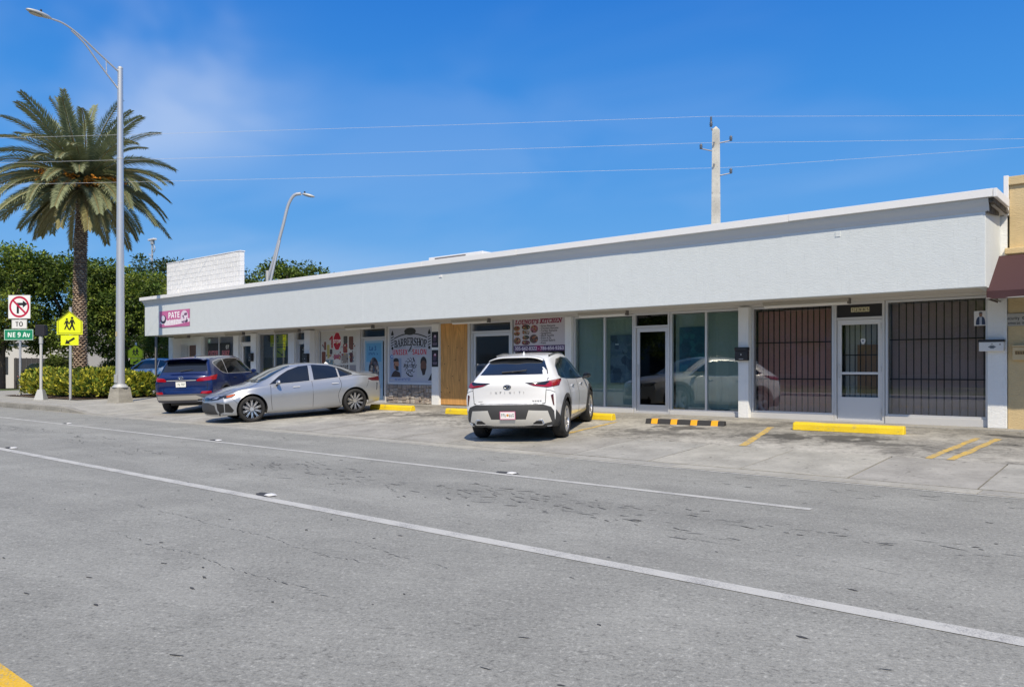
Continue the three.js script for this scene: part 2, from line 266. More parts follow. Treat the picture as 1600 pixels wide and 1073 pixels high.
// wheel stops
{ const stop = (label, xa, xb, z, turn = 0, h = 0.14) => {
    const L = xb - xa, s = new THREE.Shape([[-.085, 0], [.085, 0], [.07, h * .72], [.045, h], [-.045, h], [-.07, h * .72]].map(p => new THREE.Vector2(...p)));
    const g = new THREE.ExtrudeGeometry(s, { depth: L, steps: 10, bevelEnabled: true, bevelSize: 0.01, bevelThickness: 0.02, bevelSegments: 1 }); g.rotateY(Math.PI / 2); g.translate(-L / 2, 0, 0);
    const q = g.attributes.position; for (let i = 0; i < q.count; i++) { const n = (fbm(q.getX(i) * 7 + xa, q.getY(i) * 9 + q.getZ(i) * 13 + 40, 3) - 0.5) * 0.02; q.setY(i, Math.max(0, q.getY(i) + n)); q.setZ(i, q.getZ(i) + n); } g.computeVertexNormals();
    const m = mesh('wheel_stop', uvm(g, 0.7, xa, 0), yellowBlock); m.position.set((xa + xb) / 2, GY(z) - 0.004, z); m.rotation.y = turn; single(m, label, 'wheel stop', 'wheel stops in front of the shops');
  };
  stop('long yellow concrete wheel stop in front of the barred door', -5.95, -3.98, 1.62, 0.03);
  stop('yellow wheel stop half hidden behind the right side of the white car', -11.9, -10.25, 1.58);
  stop('yellow wheel stop below the plywood board, left of the white car', -15.35, -13.6, 1.9, 0.02);
  stop('yellow wheel stop behind the silver sedan, below the barbershop window', -18.7, -16.95, 1.75, 0.02);
  const t = thing('rubber_wheel_stop', 'low black rubber wheel stop with four yellow patches', 'wheel stop', [-8.32, GY(1.72) - 0.003, 1.72], 0.1);
  const ramp = (w0, h0, l0) => { const s = new THREE.Shape([[-w0, 0], [w0, 0], [w0 * .55, h0], [-w0 * .55, h0]].map(p => new THREE.Vector2(...p))); const g = new THREE.ExtrudeGeometry(s, { depth: l0, bevelEnabled: true, bevelSize: .006, bevelThickness: .03, bevelSegments: 2 }); g.rotateY(Math.PI / 2); g.translate(-l0 / 2, 0, 0); return g; };
  mesh('rubber_bar', ramp(0.085, 0.095, 1.72), mat(0.035, 0.035, 0.036, 0.85), t);
  for (let i = 0; i < 4; i++) { const g = ramp(0.088, 0.098, 0.10); g.translate(-0.68 + i * 0.455, 0, 0); mesh('yellow_patch', g, mat(0.85, 0.40, 0.01, 0.6), t); }
}
// ------------------------------------------------------------ the white row of shops
const stuccoMap = colorTex(1024, 512, (u, v, x, y) => { const c = fbm(u * 6, v * 6, 5, 6), f = hash(x, y), dr = fbm(u * 70, v * 3 + 4, 3, 70 * 3); let a = 0.80 + (c - 0.5) * 0.055 + (f - 0.5) * 0.025; if (dr > 0.70) a -= (dr - 0.70) * 0.35; return [a, a * 0.998, a * 0.985]; });
const stuccoBump = grayTex(1024, 1024, (u, v, x, y) => 0.55 * fbm(u * 26, v * 70, 4, 26 * 35) + 0.3 * fbm(u * 130, v * 150, 2, 130 * 15) + 0.15 * hash(x, y));
const stucco = mat(0.80, 0.855, 0.875, 0.85, { map: stuccoMap, bumpMap: stuccoBump, bumpScale: 0.005 });
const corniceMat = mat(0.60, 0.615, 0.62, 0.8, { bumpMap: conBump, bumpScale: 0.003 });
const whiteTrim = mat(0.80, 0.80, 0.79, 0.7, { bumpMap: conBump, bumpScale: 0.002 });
const pierMat = mat(1.04, 1.06, 1.06, 0.8, { map: stuccoMap, bumpMap: stuccoBump, bumpScale: 0.008 });
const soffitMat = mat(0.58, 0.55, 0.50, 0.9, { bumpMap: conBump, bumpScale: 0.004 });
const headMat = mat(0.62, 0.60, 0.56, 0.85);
const alu = mat(0.66, 0.67, 0.68, 0.42, { metalness: 0.35 });
const aluOld = mat(0.62, 0.62, 0.61, 0.55, { metalness: 0.2, bumpMap: conBump, bumpScale: 0.001 });
const blackIron = mat(0.018, 0.017, 0.017, 0.55);
const dark = mat(0.02, 0.02, 0.021, 0.6);
const glassMat = (r, g, b) => new THREE.MeshPhysicalMaterial({ color: lin(r, g, b), roughness: 0.0, transmission: 1, thickness: 0, ior: 1.75 });
const glassGreen = glassMat(0.84, 0.90, 0.88), glassClear = glassMat(0.86, 0.88, 0.87), glassGrey = glassMat(0.86, 0.86, 0.86);
const tornMap = colorTex(256, 128, (u, v, x, y) => { const c = fbm(u * 20, v * 20, 4, 20); const a = 0.10 + (c - 0.5) * 0.25; return [a * 1.1, a, a * 0.85]; });

const shop = thing('shop_building', 'long low white row of shops with deep overhanging fascia', 'building');
const XL = -34.35, XR = -2.60;
// shell
mesh('roof', box(XL + 0.02, XR - 0.02, 3.96, 4.06, -12, 1.2), mat(0.45, 0.45, 0.44, 0.95), shop);
mesh('rear_wall', box(XL, XR, 0, 3.95, -12.2, -12), pierMat, shop);
mesh('side_wall', box(XL, XL + 0.2, 0.0, 3.95, -11.99, -0.35), pierMat, shop);
mesh('side_wall', box(XR - 0.2, XR - 0.004, 0.0, 3.95, -11.99, -0.35), pierMat, shop);
mesh('floor_slab', box(XL + 0.21, XR - 0.21, -0.2, 0.012, -11.9, -0.41), mat(0.28, 0.26, 0.24, 0.7), shop);
for (const x of [-32.3, -28.0, -24.15, -20.18, -17.75, -12.7, -7.72]) mesh('party_wall', box(x - 0.06, x + 0.06, 0.013, 3.94, -11.9, -0.36), mat(0.5, 0.48, 0.45, 0.9), shop);
mesh('ceiling', box(XL + 0.21, XR - 0.21, 2.75, 2.80, -11.9, -0.42), mat(0.55, 0.55, 0.53, 0.9), shop);
mesh('upper_wall', box(XL + 0.01, XR - 0.01, 2.62, 3.95, -0.34, -0.02), pierMat, shop);
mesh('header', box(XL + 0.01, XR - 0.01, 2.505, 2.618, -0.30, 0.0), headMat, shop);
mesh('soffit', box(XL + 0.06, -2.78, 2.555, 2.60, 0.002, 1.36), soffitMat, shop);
// fascia: a deep box over the walk, front, ends
const fx0 = -34.32, fx1 = -2.72;
mesh('fascia', box(fx0, fx1, 2.53, 3.93, 1.25, 1.40, 0.012), stucco, shop);
mesh('fascia_end', box(fx1 - 0.15, fx1 - 0.003, 2.535, 3.93, -0.01, 1.249), stucco, shop);
mesh('fascia_end', box(fx0 + 0.003, fx0 + 0.15, 2.535, 3.93, -0.01, 1.249), stucco, shop);
{ // cornice: hollow curve running the whole front and a flat board above it
  const prof = [[1.398, 3.83], [1.412, 3.84], [1.418, 3.865], [1.43, 3.905], [1.455, 3.945], [1.485, 3.975], [1.492, 4.0], [1.505, 4.015], [1.51, 4.045]];
  const g = gridGeo(80, prof.length - 1, (u, v) => { const k = Math.round(v * (prof.length - 1)), x = lerp(fx0 - 0.02, fx1 + 0.06, u); return [x, prof[k][1] + 0.006 * (fbm(x * 0.6, 3, 2) - 0.5), prof[k][0], x, v]; });
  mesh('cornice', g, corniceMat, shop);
  const gl = gridGeo(6, prof.length - 1, (u, v) => { const k = Math.round(v * (prof.length - 1)); return [fx0 - 0.02 - (prof[k][0] - 1.40), prof[k][1], lerp(1.0, prof[k][0], u)]; }); mesh('cornice_return', gl, whiteTrim, shop);
  reseed(8);
  for (let i = 0; i < 9; i++) { const a = lerp(fx0 - 0.16, fx1 + 0.14, i / 9), b = lerp(fx0 - 0.16, fx1 + 0.14, (i + 1) / 9) - 0.006; mesh('cornice_board', box(a, b, 4.045 + rr(-0.004, 0.004), 4.185 + rr(-0.006, 0.006), 1.48, 1.565 + rr(0, 0.004), 0.006), whiteTrim, shop); }
  mesh('cornice_board', box(fx1 + 0.141, fx1 + 0.20, 4.04, 4.185, 0.35, 1.57, 0.006), whiteTrim, shop);
  mesh('roof_edge', box(fx0 - 0.14, fx1 + 0.13, 4.07, 4.165, 0.9, 1.478), mat(0.6, 0.6, 0.6, 0.9), shop);
  mesh('eave_board', box(fx1 + 0.062, fx1 + 0.140, 3.97, 4.04, 0.02, 1.47), mat(1, 1, 1, 1, { map: tornMap }), shop); mesh('roof_edge', box(fx1 + 0.005, fx1 + 0.139, 4.062, 4.17, -0.3, 1.478), mat(0.6, 0.6, 0.6, 0.9), shop); mesh('end_upstand', box(fx1 - 0.12, fx1 + 0.0, 3.931, 4.055, 0.0, 1.38), stucco, shop);
  // the open end of the hollow cornice: weathered timber
  const end = new THREE.Shape([[1.40, 3.80], ...prof.slice(2), [1.51, 4.04], [0.4, 4.04], [0.4, 3.9]].map(p => new THREE.Vector2(...p)));
  const eg = new THREE.ExtrudeGeometry(end, { depth: 0.02, bevelEnabled: false }); eg.rotateY(-Math.PI / 2); mesh('cornice_end', uvm(eg.translate(fx1 + 0.045, 0, 0), 0.8), mat(1, 1, 1, 1, { map: tornMap, bumpMap: conBump, bumpScale: 0.02 }), shop);
}
// thin vertical plaster joints and small marks on the fascia
for (const x of [-11.06, -19.6]) mesh('control_joint', box(x - 0.006, x + 0.006, 2.55, 3.77, 1.398, 1.4025), stucco, shop);
mesh('patch_plate', box(-5.26, -5.16, 3.66, 3.76, 1.39, 1.41, 0.004), stucco, shop);
mesh('patch_plate', box(-16.2, -16.1, 3.70, 3.76, 1.39, 1.42, 0.004), whiteTrim, shop);
// raised block wall on the roof edge
{ const wall = new THREE.Group(); wall.name = 'block_parapet'; shop.add(wall); reseed(4);
  const bm = [0.80, 0.78, 0.82].map(a => mat(a, a, a * 0.985, 0.9, { bumpMap: conBump, bumpScale: 0.006 })), x0 = -33.15, x1 = -27.35, n = 14, dx = (x1 - x0) / n;
  for (let r = 0; r < 8; r++) for (let c = 0; c < n + (r % 2); c++) {
    const a = Math.max(x0, x0 + (c - (r % 2) * 0.5) * dx), b = Math.min(x1, x0 + (c + 1 - (r % 2) * 0.5) * dx), y0 = 4.08 + r * 0.185; if (b - a < 0.05) continue;
    mesh('block', box(a + 0.004, b - 0.004, y0 + 0.004, y0 + 0.182, 0.82 + rr(0, 0.006), 1.0 + rr(0, 0.008), 0.008), bm[Math.floor(rnd() * 3)], wall);
  }
  mesh('mortar', box(x0 + 0.01, x1 - 0.01, 4.06, 5.555, 0.84, 0.994), mat(0.66, 0.66, 0.65, 1), wall);
  mesh('coping', box(x0 - 0.02, x1 + 0.02, 5.562, 5.60, 0.80, 1.02, 0.01), whiteTrim, wall);
}
// rooftop box with a rusty grille
{ const t = thing('rooftop_unit', 'low white rooftop unit with dark grille behind the cornice', 'rooftop unit', [-17.9, 4.06, -1.2]);
  mesh('casing', box(-0.75, 1.6, 0, 0.62, -0.5, 0.7, 0.02), whiteTrim, t); mesh('grille', box(-0.45, 0.9, 0.46, 0.58, 0.695, 0.715), mat(0.16, 0.15, 0.16, 0.9), t); }

// ---- openings
const PZ0 = -0.34;
function pier(x0, x1, z1 = 0.03, m = pierMat, y1 = 2.504) { return mesh('pier', box(x0, x1, 0.005, y1, PZ0, z1, 0.008), m, shop); }
function frameBars(x0, x1, y0, y1, divs, w, z0, z1, hor = []) {
  const gs = [box(x0, x1, y0, y0 + w, z0, z1, 0.004), box(x0, x1, y1 - w, y1, z0, z1, 0.004), box(x0, x0 + w, y0 + w, y1 - w, z0 + 0.001, z1 - 0.001, 0.004), box(x1 - w, x1, y0 + w, y1 - w, z0 + 0.001, z1 - 0.001, 0.004)];
  for (const d of divs) gs.push(box(d - w / 2, d + w / 2, y0 + w, y1 - w, z0 + 0.002, z1 - 0.002, 0.004));
  for (const h of hor) gs.push(box(x0 + w, x1 - w, h - w / 2, h + w / 2, z0 + 0.002, z1 - 0.002, 0.004));
  return merge(gs);
}
function window_(x0, x1, y0, y1, divs, o = {}) {
  const w = o.w ?? 0.05, g = new THREE.Group(); g.name = 'window'; shop.add(g);
  mesh('window_frame', frameBars(x0, x1, y0, y1, divs, w, -0.16, -0.06), o.frame ?? alu, g);
  const ed = [x0, ...divs, x1];
  for (let i = 0; i < ed.length - 1; i++) mesh('pane', box(ed[i] + w * 0.5, ed[i + 1] - w * 0.5, y0 + w * 0.6, y1 - w * 0.6, -0.114, -0.106), o.glass ?? glassGreen, g);
  if (y0 > 0.02) mesh('sill', box(x0, x1, 0.004, y0 - 0.001, -0.28, -0.03, 0.006), o.sill ?? aluOld, g);
  if (o.bars) {
    const zb = -0.155 - 0.035, n = o.bars; for (let i = 0; i <= n; i++) mesh('security_bar', box(lerp(x0 + 0.09, x1 - 0.09, i / n) - 0.009, lerp(x0 + 0.09, x1 - 0.09, i / n) + 0.009, y0 + 0.05, y1 - 0.04, zb - 0.009, zb + 0.009), blackIron, g);
    for (const h of [0.32, 0.66]) mesh('security_rail', box(x0 + 0.05, x1 - 0.05, lerp(y0, y1, h) - 0.012, lerp(y0, y1, h) + 0.012, zb - 0.022, zb - 0.010), blackIron, g);
  }
  if (o.vblind) { const gs = []; const n = Math.floor((x1 - x0 - 0.1) / 0.082); for (let i = 0; i < n; i++) { const b = new THREE.BoxGeometry(0.088, y1 - y0 - 0.12, 0.003); b.rotateY(0.30 + 0.10 * Math.sin(i * 2.3)); b.translate(x0 + 0.09 + i * 0.082, (y0 + y1) / 2, -0.27); gs.push(b); } mesh('vertical_blind', merge(gs), o.vblind, g); }
  if (o.hblind) { const gs = []; for (let y = y0 + 0.06; y < y1 - 0.08; y += 0.043) { const b = new THREE.BoxGeometry(x1 - x0 - 0.12, 0.046, 0.003); b.rotateX(0.12); b.translate((x0 + x1) / 2, y, -0.30); gs.push(b); } mesh('slat_blind', merge(gs), o.hblind, g); }
  return g;
}
function door_(x0, x1, o = {}) {
  const g = new THREE.Group(); g.name = 'door'; shop.add(g); const top = o.top ?? 2.14, w = 0.05, st = 0.085, m = o.m ?? alu;
  mesh('door_frame', frameBars(x0, x1, 0.004, 2.503, [], w, -0.18, -0.05, [top + w / 2]), m, g);
  const a = x0 + w + 0.006, b = x1 - w - 0.006, y0 = 0.012, y1 = top - 0.006, kick = o.kick ?? 0.22;
  const hor = [...(o.rail ? [o.rail] : [])];
  const gs = [box(a, b, y0, kick, -0.145, -0.095, 0.004), box(a, b, y1 - 0.10, y1, -0.145, -0.095, 0.004), box(a, a + st, kick, y1 - 0.1, -0.144, -0.096, 0.004), box(b - st, b, kick, y1 - 0.1, -0.144, -0.096, 0.004)];
  for (const h of hor) gs.push(box(a + st, b - st, h - 0.025, h + 0.025, -0.143, -0.09, 0.004));
  mesh('leaf', merge(gs), o.leaf ?? m, g);
  mesh('pane', box(a + st - 0.01, b - st + 0.01, kick - 0.01, y1 - 0.09, -0.122, -0.116), o.glass ?? glassGreen, g);
  if (o.transom !== 'solid') mesh('transom_pane', box(x0 + w - 0.01, x1 - w + 0.01, top + w - 0.01, 2.46, -0.122, -0.116), o.transomGlass ?? glassGrey, g);
  else mesh('transom_panel', box(x0 + w - 0.01, x1 - w + 0.01, top + w - 0.01, 2.462, -0.13, -0.10), dark, g);
  const hx = o.hand === 'r' ? b - st / 2 : a + st / 2; mesh('handle', merge([rod([hx, 0.92, -0.05], [hx, 1.22, -0.05], 0.012), rod([hx, 0.94, -0.1], [hx, 0.94, -0.05], 0.009), rod([hx, 1.2, -0.1], [hx, 1.2, -0.05], 0.009)]), aluOld, g);
  const ox = o.hand === 'r' ? a + 0.01 : b - 0.01; for (const h of [0.18, 1.05, 1.93]) mesh('hinge', rod([ox, h, -0.075], [ox, h + 0.12, -0.075], 0.012), aluOld, g);
  if (o.bars) for (let i = 0; i < o.bars; i++) { const x = lerp(a + st + 0.04, b - st - 0.04, i / (o.bars - 1)); mesh('security_bar', box(x - 0.008, x + 0.008, kick + 0.01, y1 - 0.105, -0.172, -0.156), blackIron, g); }
  if (o.bars) for (const h of [0.98, 1.40]) mesh('security_rail', box(a + st, b - st, h - 0.011, h + 0.011, -0.186, -0.174), blackIron, g);
  return g;
}
const blindGreen = mat(0.40, 0.46, 0.45, 0.9, { side: THREE.DoubleSide }), blindBrown = mat(0.74, 0.45, 0.39, 0.85), blindGrey = mat(0.58, 0.48, 0.46, 0.85), blindPale = mat(0.5, 0.5, 0.48, 0.9);

// left to right
pier(-34.34, -33.95, 0.34);
window_(-33.95, -33.38, 0.35, 2.2, [], { glass: glassClear, sill: pierMat });
mesh('infill_wall', box(-33.95, -32.48, 2.2, 2.504, -0.3, -0.02), pierMat, shop);
{ const g = new THREE.Group(); g.name = 'window_grille'; shop.add(g); for (let i = 0; i < 6; i++) { const x = -33.88 + i * 0.088; mesh('grille_bar', box(x - 0.013, x + 0.013, 0.36, 2.19, -0.03, -0.008), whiteTrim, g); } for (const y of [0.36, 1.28, 2.15]) mesh('grille_rail', box(-33.94, -33.39, y, y + 0.03, -0.05, -0.031), whiteTrim, g); }
{ const g = new THREE.Group(); g.name = 'door'; shop.add(g); mesh('door_frame', frameBars(-33.378, -32.482, 0.004, 2.198, [], 0.05, -0.2, -0.04), whiteTrim, g); mesh('leaf', box(-33.32, -32.54, 0.01, 2.14, -0.15, -0.10, 0.006), mat(0.16, 0.075, 0.04, 0.5), g); mesh('handle', rod([-33.25, 1.0, -0.1], [-33.25, 1.0, -0.04], 0.02), aluOld, g); }
pier(-32.47, -32.06, 0.06);
window_(-32.05, -29.52, 0.55, 2.5, [-30.81], { glass: glassClear, vblind: blindGrey, sill: pierMat });
pier(-29.51, -29.14, 0.04); door_(-29.13, -28.2, { glass: glassGrey, m: whiteTrim }); pier(-28.19, -27.82, 0.06);
window_(-27.81, -25.68, 0.3, 2.5, [-26.72], { glass: glassGrey, vblind: mat(0.12, 0.13, 0.11, 0.9), sill: pierMat });
pier(-25.67, -25.28, 0.04); door_(-25.27, -24.4, { glass: glassGrey, m: alu, hand: 'r' }); pier(-24.39, -24.06, 0.22);
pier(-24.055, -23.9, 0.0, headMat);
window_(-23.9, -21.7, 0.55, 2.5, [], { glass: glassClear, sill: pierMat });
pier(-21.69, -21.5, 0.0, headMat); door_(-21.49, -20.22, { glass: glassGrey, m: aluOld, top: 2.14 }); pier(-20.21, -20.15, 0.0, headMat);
window_(-20.14, -17.95, 0.62, 2.5, [], { glass: glassClear, w: 0.06, frame: whiteTrim, sill: new THREE.MeshStandardMaterial({ visible: true, roughness: 1, color: lin(0.4, 0.36, 0.32) }) });
{ // rough stone facing under the barbershop window, stone by stone
  const g = new THREE.Group(); g.name = 'stone_facing'; shop.add(g); reseed(66); const ms = [[0.44, 0.40, 0.35], [0.36, 0.31, 0.27], [0.52, 0.48, 0.43], [0.40, 0.34, 0.30], [0.30, 0.27, 0.25], [0.50, 0.43, 0.36]].map(c => mat(...c, 0.95, { bumpMap: conBump, bumpScale: 0.02 }));
  let x = -20.12; const step = 0.137; for (let i = 0; x < -18.0; i++) { const w = rr(0.10, 0.22), x1 = Math.min(x + w, -17.96); let y = 0.01; while (y < 0.56) { const h = rr(0.07, 0.17), y1 = y + h > 0.54 ? 0.612 : y + h; mesh('stone', box(x + 0.004, x1 - 0.004, y + 0.004, y1 - 0.004, -0.05, rr(-0.02, 0.03), 0.022), ms[Math.floor(rnd() * 6)], g); y = y1; } x = x1; } }
pier(-17.94, -17.62, 0.05);
// the boarded shop
pier(-17.615, -17.60, 0.0); mesh('boarded_backing', box(-17.6, -16.36, 0.02, 2.5, -0.2, -0.1), dark, shop);
const plyMap = colorTex(512, 1024, (u, v, x, y) => {
  const g = fbm(u * 3 + fbm(u * 2, v * 1.5, 3) * 2.2, v * 0.7 + 6, 4), ln = Math.sin((u * 9 + g * 9) * 6.28) * 0.5 + 0.5, fine = vn(u * 260, v * 14), d = fbm(u * 4 + 9, v * 3 + 1, 4);
  let r = 0.74, gg = 0.39, b = 0.125; const k = 0.74 + ln * 0.17 + (fine - 0.5) * 0.22 + (d - 0.5) * 0.45; r *= k; gg *= k * (0.96 + d * 0.08); b *= k;
  const kn = [[.3, .72], [.62, .70], [.8, .69], [.15, .5], [.45, .35], [.7, .3], [.25, .2], [.55, .55]]; for (const [a, c] of kn) { const q = Math.hypot((u - a) * 1.25, (v - c) * 2.5); if (q < 0.018) { r *= .25; gg *= .22; b *= .3; } }
  if (v > 0.145 && v < 0.155 && hash(Math.floor(u * 22), 5) > 0.55 && u < 0.45) { r *= .2; gg *= .2; b *= .3; }
  return [r, gg, b]; }, false);
const ply = mat(1, 1, 1, 0.8, { map: plyMap });
mesh('plywood_sheet', panel(-17.595, -16.46, 0.03, 2.50, -0.03, -0.012), ply, shop);
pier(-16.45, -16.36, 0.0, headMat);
door_(-16.35, -14.76, { glass: glassGrey, m: alu, top: 2.18 });
pier(-14.75, -14.70, 0.0, alu);
window_(-14.69, -12.81, 0.1, 2.5, [], { glass: glassGrey, sill: aluOld });
pier(-12.80, -12.59, 0.04);
window_(-12.58, -10.71, 0.09, 2.5, [-11.6], { vblind: blindGreen });
door_(-10.70, -9.69, { glass: glassMat(0.22, 0.30, 0.42), transomGlass: glassMat(0.1, 0.1, 0.1) });
window_(-9.68, -7.86, 0.09, 2.5, [-8.73], { vblind: blindGreen });
pier(-7.85, -7.605, 0.10);
window_(-7.60, -5.775, 0.13, 2.5, [], { glass: glassGrey, bars: 13, hblind: blindBrown, w: 0.045 });
door_(-5.77, -4.76, { m: aluOld, leaf: mat(0.70, 0.70, 0.69, 0.7, { bumpMap: conBump, bumpScale: 0.002 }), glass: glassClear, bars: 7, rail: 1.02, kick: 0.52, transom: 'solid' });
window_(-4.75, -2.925, 0.15, 2.5, [], { glass: glassGrey, bars: 12, hblind: blindGrey, w: 0.045 });
pier(-2.92, -2.605, 0.05);
mesh('number_plate', panel(-5.44, -5.06, 2.285, 2.40, -0.10, -0.094), mat(1, 1, 1, 0.5, { map: canvasTex(512, 160, (g, w, h) => { g.fillStyle = '#17161a'; g.fillRect(0, 0, w, h); const s = '12985'; g.font = 'bold 118px sans-serif'; g.textAlign = 'center'; for (let i = 0; i < 5; i++) { g.fillStyle = '#d8cfa6'; g.fillRect(8 + i * 100, 14, 90, 132); g.fillStyle = '#15130f'; g.fillText(s[i], 53 + i * 100, 122); } }) }), shop);

mesh('inner_partition', box(-5.66, -4.5, 0.02, 2.7, -0.50, -0.46), mat(0.8, 0.8, 0.78, 0.9), shop); mesh('inner_board', box(-5.40, -4.8, 0.6, 1.62, -0.459, -0.40), mat(0.55, 0.33, 0.2, 0.9), shop);
// light tubes under the soffit
{ const fix = (label, x0, x1, m) => { const t = thing('light_fixture', label, 'light fixture', [(x0 + x1) / 2, 2.555, 0.42], 0, 'strip lights under the soffit'); const L = x1 - x0;
    mesh('housing', box(-L / 2, L / 2, -0.07, 0, -0.075, 0.075, 0.01), mat(0.42, 0.39, 0.33, 0.8), t);
    mesh('diffuser', box(-L / 2 + 0.02, L / 2 - 0.02, -0.125, -0.071, -0.06, 0.06, 0.02), m, t);
    mesh('end_cap', box(L / 2 - 0.03, L / 2 + 0.012, -0.12, -0.003, -0.068, 0.068, 0.01), mat(0.16, 0.15, 0.14, 0.8), t); };
  const dW = mat(0.86, 0.85, 0.80, 0.5), dD = mat(0.36, 0.34, 0.29, 0.7);
  fix('long strip light above the barred window and the numbered door', -7.1, -5.3, dW);
  fix('strip light over the two tall green windows', -12.05, -10.6, dW);
  fix('strip light at the top right of the plywood sheet', -16.65, -15.2, dW);
  fix('strip light over the blue poster door', -21.7, -20.3, dW);
  fix('dull strip light over the door with yellow signs beside it', -25.9, -24.4, dD);
  fix('dull strip light over the narrow white door', -29.4, -28.1, dD);
  fix('dull strip light over the leftmost barred window', -33.6, -32.4, dD); }
// ------------------------------------------------------------ signs, posters, letter boxes on the shops
const print = (w, h, draw, rough = 0.55) => mat(1, 1, 1, rough, { map: canvasTex(w, h, draw) });
function poster(name, label, cat, x0, x1, y0, y1, z, m, group, th = 0.006) { const c = [(x0 + x1) / 2, (y0 + y1) / 2]; const o = mesh(name, panel(x0 - c[0], x1 - c[0], y0 - c[1], y1 - c[1], -th / 2, th / 2), [dark, dark, dark, dark, m, dark]); o.position.set(c[0], c[1], z); return single(o, label, cat, group); }
const blob = (g, x, y, r, col, sd = 1) => { g.fillStyle = col; g.beginPath(); for (let i = 0; i <= 16; i++) { const a = i / 16 * 6.283, k = r * (0.8 + 0.4 * hash(i % 16 + sd * 17, sd)); g.lineTo(x + Math.cos(a) * k, y + Math.sin(a) * k); } g.fill(); };
const marks = (g, x, y, w, h, n, sd) => { const d = w / n; for (let i = 0; i < n; i++) { const k = hash(i, sd); if (k < 0.12) continue; g.fillRect(x + i * d, y, d * 0.2, h); g.fillRect(x + i * d, k > 0.5 ? y : y + h * 0.42, d * 0.66, h * 0.2); if (k > 0.35) g.fillRect(x + i * d + d * 0.46, y + (k > 0.7 ? 0 : h * 0.4), d * 0.2, h * 0.6); if (k < 0.75) g.fillRect(x + i * d, y + h * 0.8, d * 0.6, h * 0.2); } };  // lettering too blurred to read
// pink banner on the fascia
poster('banner', 'pink and white banner at the left end of the fascia', 'banner', -32.95, -30.4, 2.84, 3.52, 1.412, print(768, 256, (g, w, h) => {
  g.fillStyle = '#c9699b'; g.fillRect(0, 0, w, h); g.fillStyle = '#efe3ec'; g.beginPath(); g.moveTo(0, 200); g.quadraticCurveTo(90, 60, 200, 150); g.lineTo(w, 140); g.lineTo(w, 190); g.quadraticCurveTo(400, 240, 120, 226); g.lineTo(0, 180); g.fill();
  g.fillStyle = '#c9699b'; g.fillRect(0, 205, 130, 51); g.fillRect(640, 200, 128, 56);
  g.fillStyle = '#2f2a40'; g.beginPath(); g.ellipse(105, 130, 70, 68, 0, 0, 7); g.fill(); g.fillStyle = '#d9cfe0'; g.beginPath(); g.ellipse(95, 112, 50, 44, 0, 0, 7); g.fill();
  g.fillStyle = '#fff'; g.font = 'bold 128px sans-serif'; g.fillText('PATE', 225, 118); g.font = 'bold 104px sans-serif'; g.strokeStyle = '#a8527e'; g.lineWidth = 5; g.strokeText('CHEZ', 225, 218); g.fillText('CHEZ', 225, 218);
  g.fillStyle = '#e5d5e2'; g.beginPath(); g.ellipse(635, 110, 90, 95, 0, 0, 7); g.fill(); for (let i = 0; i < 14; i++) blob(g, 560 + hash(i, 3) * 160, 40 + hash(i, 9) * 160, 10 + hash(i, 5) * 16, ['#3a2744', '#8b5a86', '#f3e8f0', '#6d4668'][i % 4], i);
  g.strokeStyle = '#5c4a52'; g.lineWidth = 4; g.beginPath(); g.moveTo(0, 252); g.quadraticCurveTo(300, 250, 760, 222); g.stroke(); }));
// neon-like red lettering on the leftmost shop window
poster('window_lettering', 'faded red lettering on the left shop window', 'lettering', -31.75, -30.0, 1.15, 2.2, -0.10, mat(1, 1, 1, 0.6, { transparent: true, map: canvasTex(512, 320, (g, w, h) => { g.clearRect(0, 0, w, h); g.strokeStyle = '#d8808a'; g.lineWidth = 7; g.font = 'bold 96px sans-serif'; g.strokeText('OSTEL  HAZ', 6, 170, 500); g.fillStyle = '#e6e6e2'; g.font = 'bold 66px sans-serif'; g.fillText('07', 420, 78); g.fillStyle = '#b9474f'; marks(g, 20, 210, 420, 40, 12, 71); g.fillStyle = '#c25a63'; for (let i = 0; i < 14; i++) g.fillRect(10 + i * 35, 275 + hash(i, 1) * 14, 24, 14); }) }), undefined, 0.003);
const neonYellow = (draw) => print(256, 160, (g, w, h) => { g.fillStyle = '#b9cf1a'; g.fillRect(0, 0, w, h); draw(g, w, h); });
poster('window_sign', 'upper yellow-green sign with dark figures behind the window mullion', 'sign', -27.2, -25.98, 1.98, 2.42, -0.2, neonYellow((g, w, h) => { g.fillStyle = '#1d240c'; marks(g, 90, 20, 120, 78, 3, 72); g.fillRect(20, 130, 210, 12); }), 'yellow-green window signs');
poster('window_sign', 'lower smaller yellow-green sign with a dark arrow', 'sign', -26.98, -26.2, 1.56, 1.93, -0.2, neonYellow((g, w, h) => { g.fillStyle = '#1d240c'; g.beginPath(); g.moveTo(80, 40); g.lineTo(190, 110); g.lineTo(200, 70); g.lineTo(220, 140); g.lineTo(140, 130); g.lineTo(175, 115); g.lineTo(70, 60); g.fill(); }), 'yellow-green window signs');
poster('transom_sign', 'small dark open sign with red and blue in the transom', 'sign', -25.0, -24.5, 2.22, 2.44, -0.14, print(256, 128, (g, w, h) => { g.fillStyle = '#0d1512'; g.fillRect(0, 0, w, h); g.strokeStyle = '#b0455a'; g.lineWidth = 8; g.beginPath(); g.ellipse(140, 60, 70, 36, 0, 0, 7); g.stroke(); g.fillStyle = '#4a55a8'; g.fillRect(210, 80, 40, 30); g.fillStyle = '#cfd6cf'; g.fillRect(50, 80, 14, 26); }));
